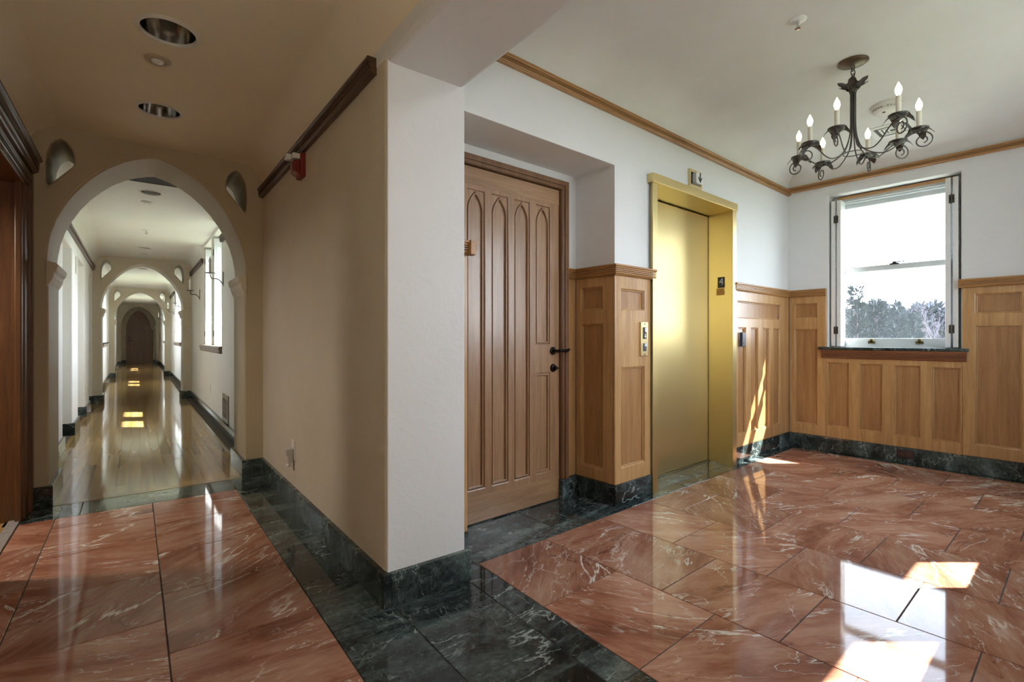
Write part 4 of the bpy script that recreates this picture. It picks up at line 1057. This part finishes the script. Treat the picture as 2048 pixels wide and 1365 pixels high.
m = MB(); m.box(x-1.2, x-.005, 4.16, 4.24, 0, 2.05); part('jamb', m, WALNUT_Z, sd_)
m = MB(); m.box(x-1.2, x-.005, 3.14, 3.18, 0, 2.05); part('jamb', m, WALNUT_Z, sd_)
m = MB(); m.box(x-1.2, x-.005, 3.14, 4.24, 2.03, 2.07); part('head_jamb', m, WALNUT_Z, sd_)
m = MB(); m.box(x-1.2, x-1.15, 3.14, 4.2, 0, 2.05); part('door_leaf', m, WALNUT_Z, sd_)

# ================================================================== OUTSIDE
g = MB(); g.prism(circ(20, 0, 220, 40), 'z', -13.2, -13.0); struct('ground', g, plain('winter_grass', (.10, .11, .06), .9))
HAZE1 = plain('pine_needles', (.016, .026, .030), .8); BARK = plain('bark', (.05, .04, .045), .9); HAZE2 = plain('pine_needles_hazed', (.032, .046, .050), .8)  # bluish haze is mixed into both needle colours
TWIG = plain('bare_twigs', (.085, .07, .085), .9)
def outdir(px): 
    t = (px-1024)/991; v = F+R_*t; return v
def pine(px, dist, ytop, wd, label, m_, seed):
    rnd = random.Random(seed); v = outdir(px)*dist; top = 1.1+(676-ytop)*dist/991; base = -13
    t = thing('pine_tree', label, 'tree', (v.x, v.y, base))
    m = MB(); m.tube([(v.x, v.y, base), (v.x, v.y, top-.5)], [.35, .05], 8); part('trunk', m, BARK, t)
    m = MB(); hgt = min(14, top-base-2)
    for k in range(4200):
        q = rnd.random()**.8; z = top-q*hgt; r = wd*(.12+.88*min(1, q*2.2))*(.55+.45*rnd.random()); a = rnd.random()*2*PI
        r2 = r*rnd.random()**.4
        c = Vector((v.x+r2*math.cos(a), v.y+r2*math.sin(a), z)); l = wd*.125*(.6+rnd.random()); out = Vector((math.cos(a), math.sin(a), .35+rnd.random()*.5)).normalized()
        for j in range(4):
            d_ = (out+Vector((rnd.uniform(-.7, .7), rnd.uniform(-.7, .7), rnd.uniform(-.4, .7)))).normalized(); s_ = d_.cross(Vector((rnd.random(), rnd.random(), 1))).normalized()*l*.09
            m.add([c, c+d_*l*.5+s_, c+d_*l*1.2, c+d_*l*.5-s_], [(0, 1, 2, 3)])
    o = part('foliage', m, m_, t); o['kind'] = 'stuff'
    return t
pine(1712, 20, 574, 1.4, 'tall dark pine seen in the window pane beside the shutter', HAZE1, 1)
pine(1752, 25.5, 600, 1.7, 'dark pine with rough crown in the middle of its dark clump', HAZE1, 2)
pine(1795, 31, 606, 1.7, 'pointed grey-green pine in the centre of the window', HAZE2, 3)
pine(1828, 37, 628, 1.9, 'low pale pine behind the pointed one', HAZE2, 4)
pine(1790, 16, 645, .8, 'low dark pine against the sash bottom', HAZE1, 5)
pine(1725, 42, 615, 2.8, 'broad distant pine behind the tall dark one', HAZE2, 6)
def bare(px, dist, ytop, spread, label, seed):
    rnd = random.Random(seed); v = outdir(px)*dist; top = 1.1+(676-ytop)*dist/991; base = -13.
    t = thing('bare_tree', label, 'tree', (v.x, v.y, base))
    m = MB(); stack = [(Vector((v.x, v.y, base)), Vector((0, 0, 1)), (top-base)*.45, .22, 0)]
    tr = True; mt = MB()
    while stack:
        p, d_, l, r, g_ = stack.pop()
        q = p+d_*l; (mt if g_ == 0 else m).tube([p, p+d_*l*.5+Vector((rnd.uniform(-1, 1), rnd.uniform(-1, 1), 0))*l*.04, q], [r, r*.8, r*.6], 4)
        if g_ < 5:
            for k in range(3 if g_ < 4 else 4):
                nd = (d_+Vector((rnd.uniform(-1, 1), rnd.uniform(-1, 1), rnd.uniform(-.1, .6)))*spread).normalized()
                stack.append((q if k else p+d_*l*.8, nd, l*rnd.uniform(.45, .62) if g_ else l*rnd.uniform(.42, .5), max(.012, r*.52), g_+1))
    part('trunk', mt, BARK, t); o = part('branches', m, TWIG, t); o['kind'] = 'stuff'
bare(1872, 48, 585, .55, 'bare winter tree with fine twigs at the far side of the window', 11)
bare(1890, 62, 570, .5, 'taller bare winter tree behind the twiggy one', 12)
bare(1846, 60, 600, .5, 'pale bare tree between the pines and the bare trees', 13)
#bare(1915, 34, 620, .5, 'bare tree mostly cut off by the window frame', 14)
# distant woods
def woods(name, dist, y0, col, seed):
    rnd = random.Random(seed); m = MB()
    for k in range(5000):
        px = rnd.uniform(1560, 2010); v = outdir(px)*(dist+rnd.uniform(-4, 4)); z = 1.1+(676-y0-rnd.uniform(-6, 40)-8*math.sin(px*.06)-5*math.sin(px*.17))*dist/991
        for j in range(3):
            d_ = Vector((rnd.uniform(-1, 1), rnd.uniform(-1, 1), rnd.uniform(-.2, 1))).normalized(); s_ = d_.cross(Vector((rnd.random(), rnd.random(), 1))).normalized()*.16
            m.add([v+Vector((0, 0, z)), v+Vector((0, 0, z))+d_*.6+s_, v+Vector((0, 0, z))+d_*1.3, v+Vector((0, 0, z))+d_*.6-s_], [(0, 1, 2, 3)])
    m.add([outdir(1540)*dist*1.1+Vector((0, 0, -13)), outdir(2030)*dist*1.1+Vector((0, 0, -13)), outdir(2030)*dist*1.1+Vector((0, 0, 1.1+(676-y0-26)*dist/991)), outdir(1540)*dist*1.1+Vector((0, 0, 1.1+(676-y0-26)*dist/991)),
           outdir(1540)*dist*1.2+Vector((0, 0, -13)), outdir(2030)*dist*1.2+Vector((0, 0, -13)), outdir(2030)*dist*1.2+Vector((0, 0, 1.1+(676-y0-26)*dist/991)), outdir(1540)*dist*1.2+Vector((0, 0, 1.1+(676-y0-26)*dist/991))],
          [(0, 1, 2, 3), (7, 6, 5, 4), (3, 2, 6, 7), (0, 3, 7, 4), (1, 5, 6, 2)])
    o = part(name, m, plain(name+'_m', col, .9), None, (0, 0, 0)); o['kind'] = 'stuff'
    tag(o, 'hazy line of distant woods along the horizon in the window', 'woods')
woods('distant_woods', 70, 628, (.065, .072, .086), 21)  # woods colour lightened to grey-blue to imitate haze

GR = {'wall_sconce': 'iron candle sconces along the corridor', 'recessed_downlight': 'recessed downlights in the ceilings', 'window_shutters': 'white folding window shutters',
      'pine_tree': 'pines outside the window', 'bare_tree': 'bare trees outside the window', 'wall_paneling': 'oak wainscot sections of the lobby', 'window_sill': 'window sills',
      'wall_outlet': 'wall outlets', 'ceiling_sensor': 'round ceiling sensors', 'sprinkler_head': 'ceiling sprinkler heads'}
for o in COL.objects:
    k = o.name.split('.')[0]
    if o.parent is None and k in GR and o.get('category'): o['group'] = GR[k]
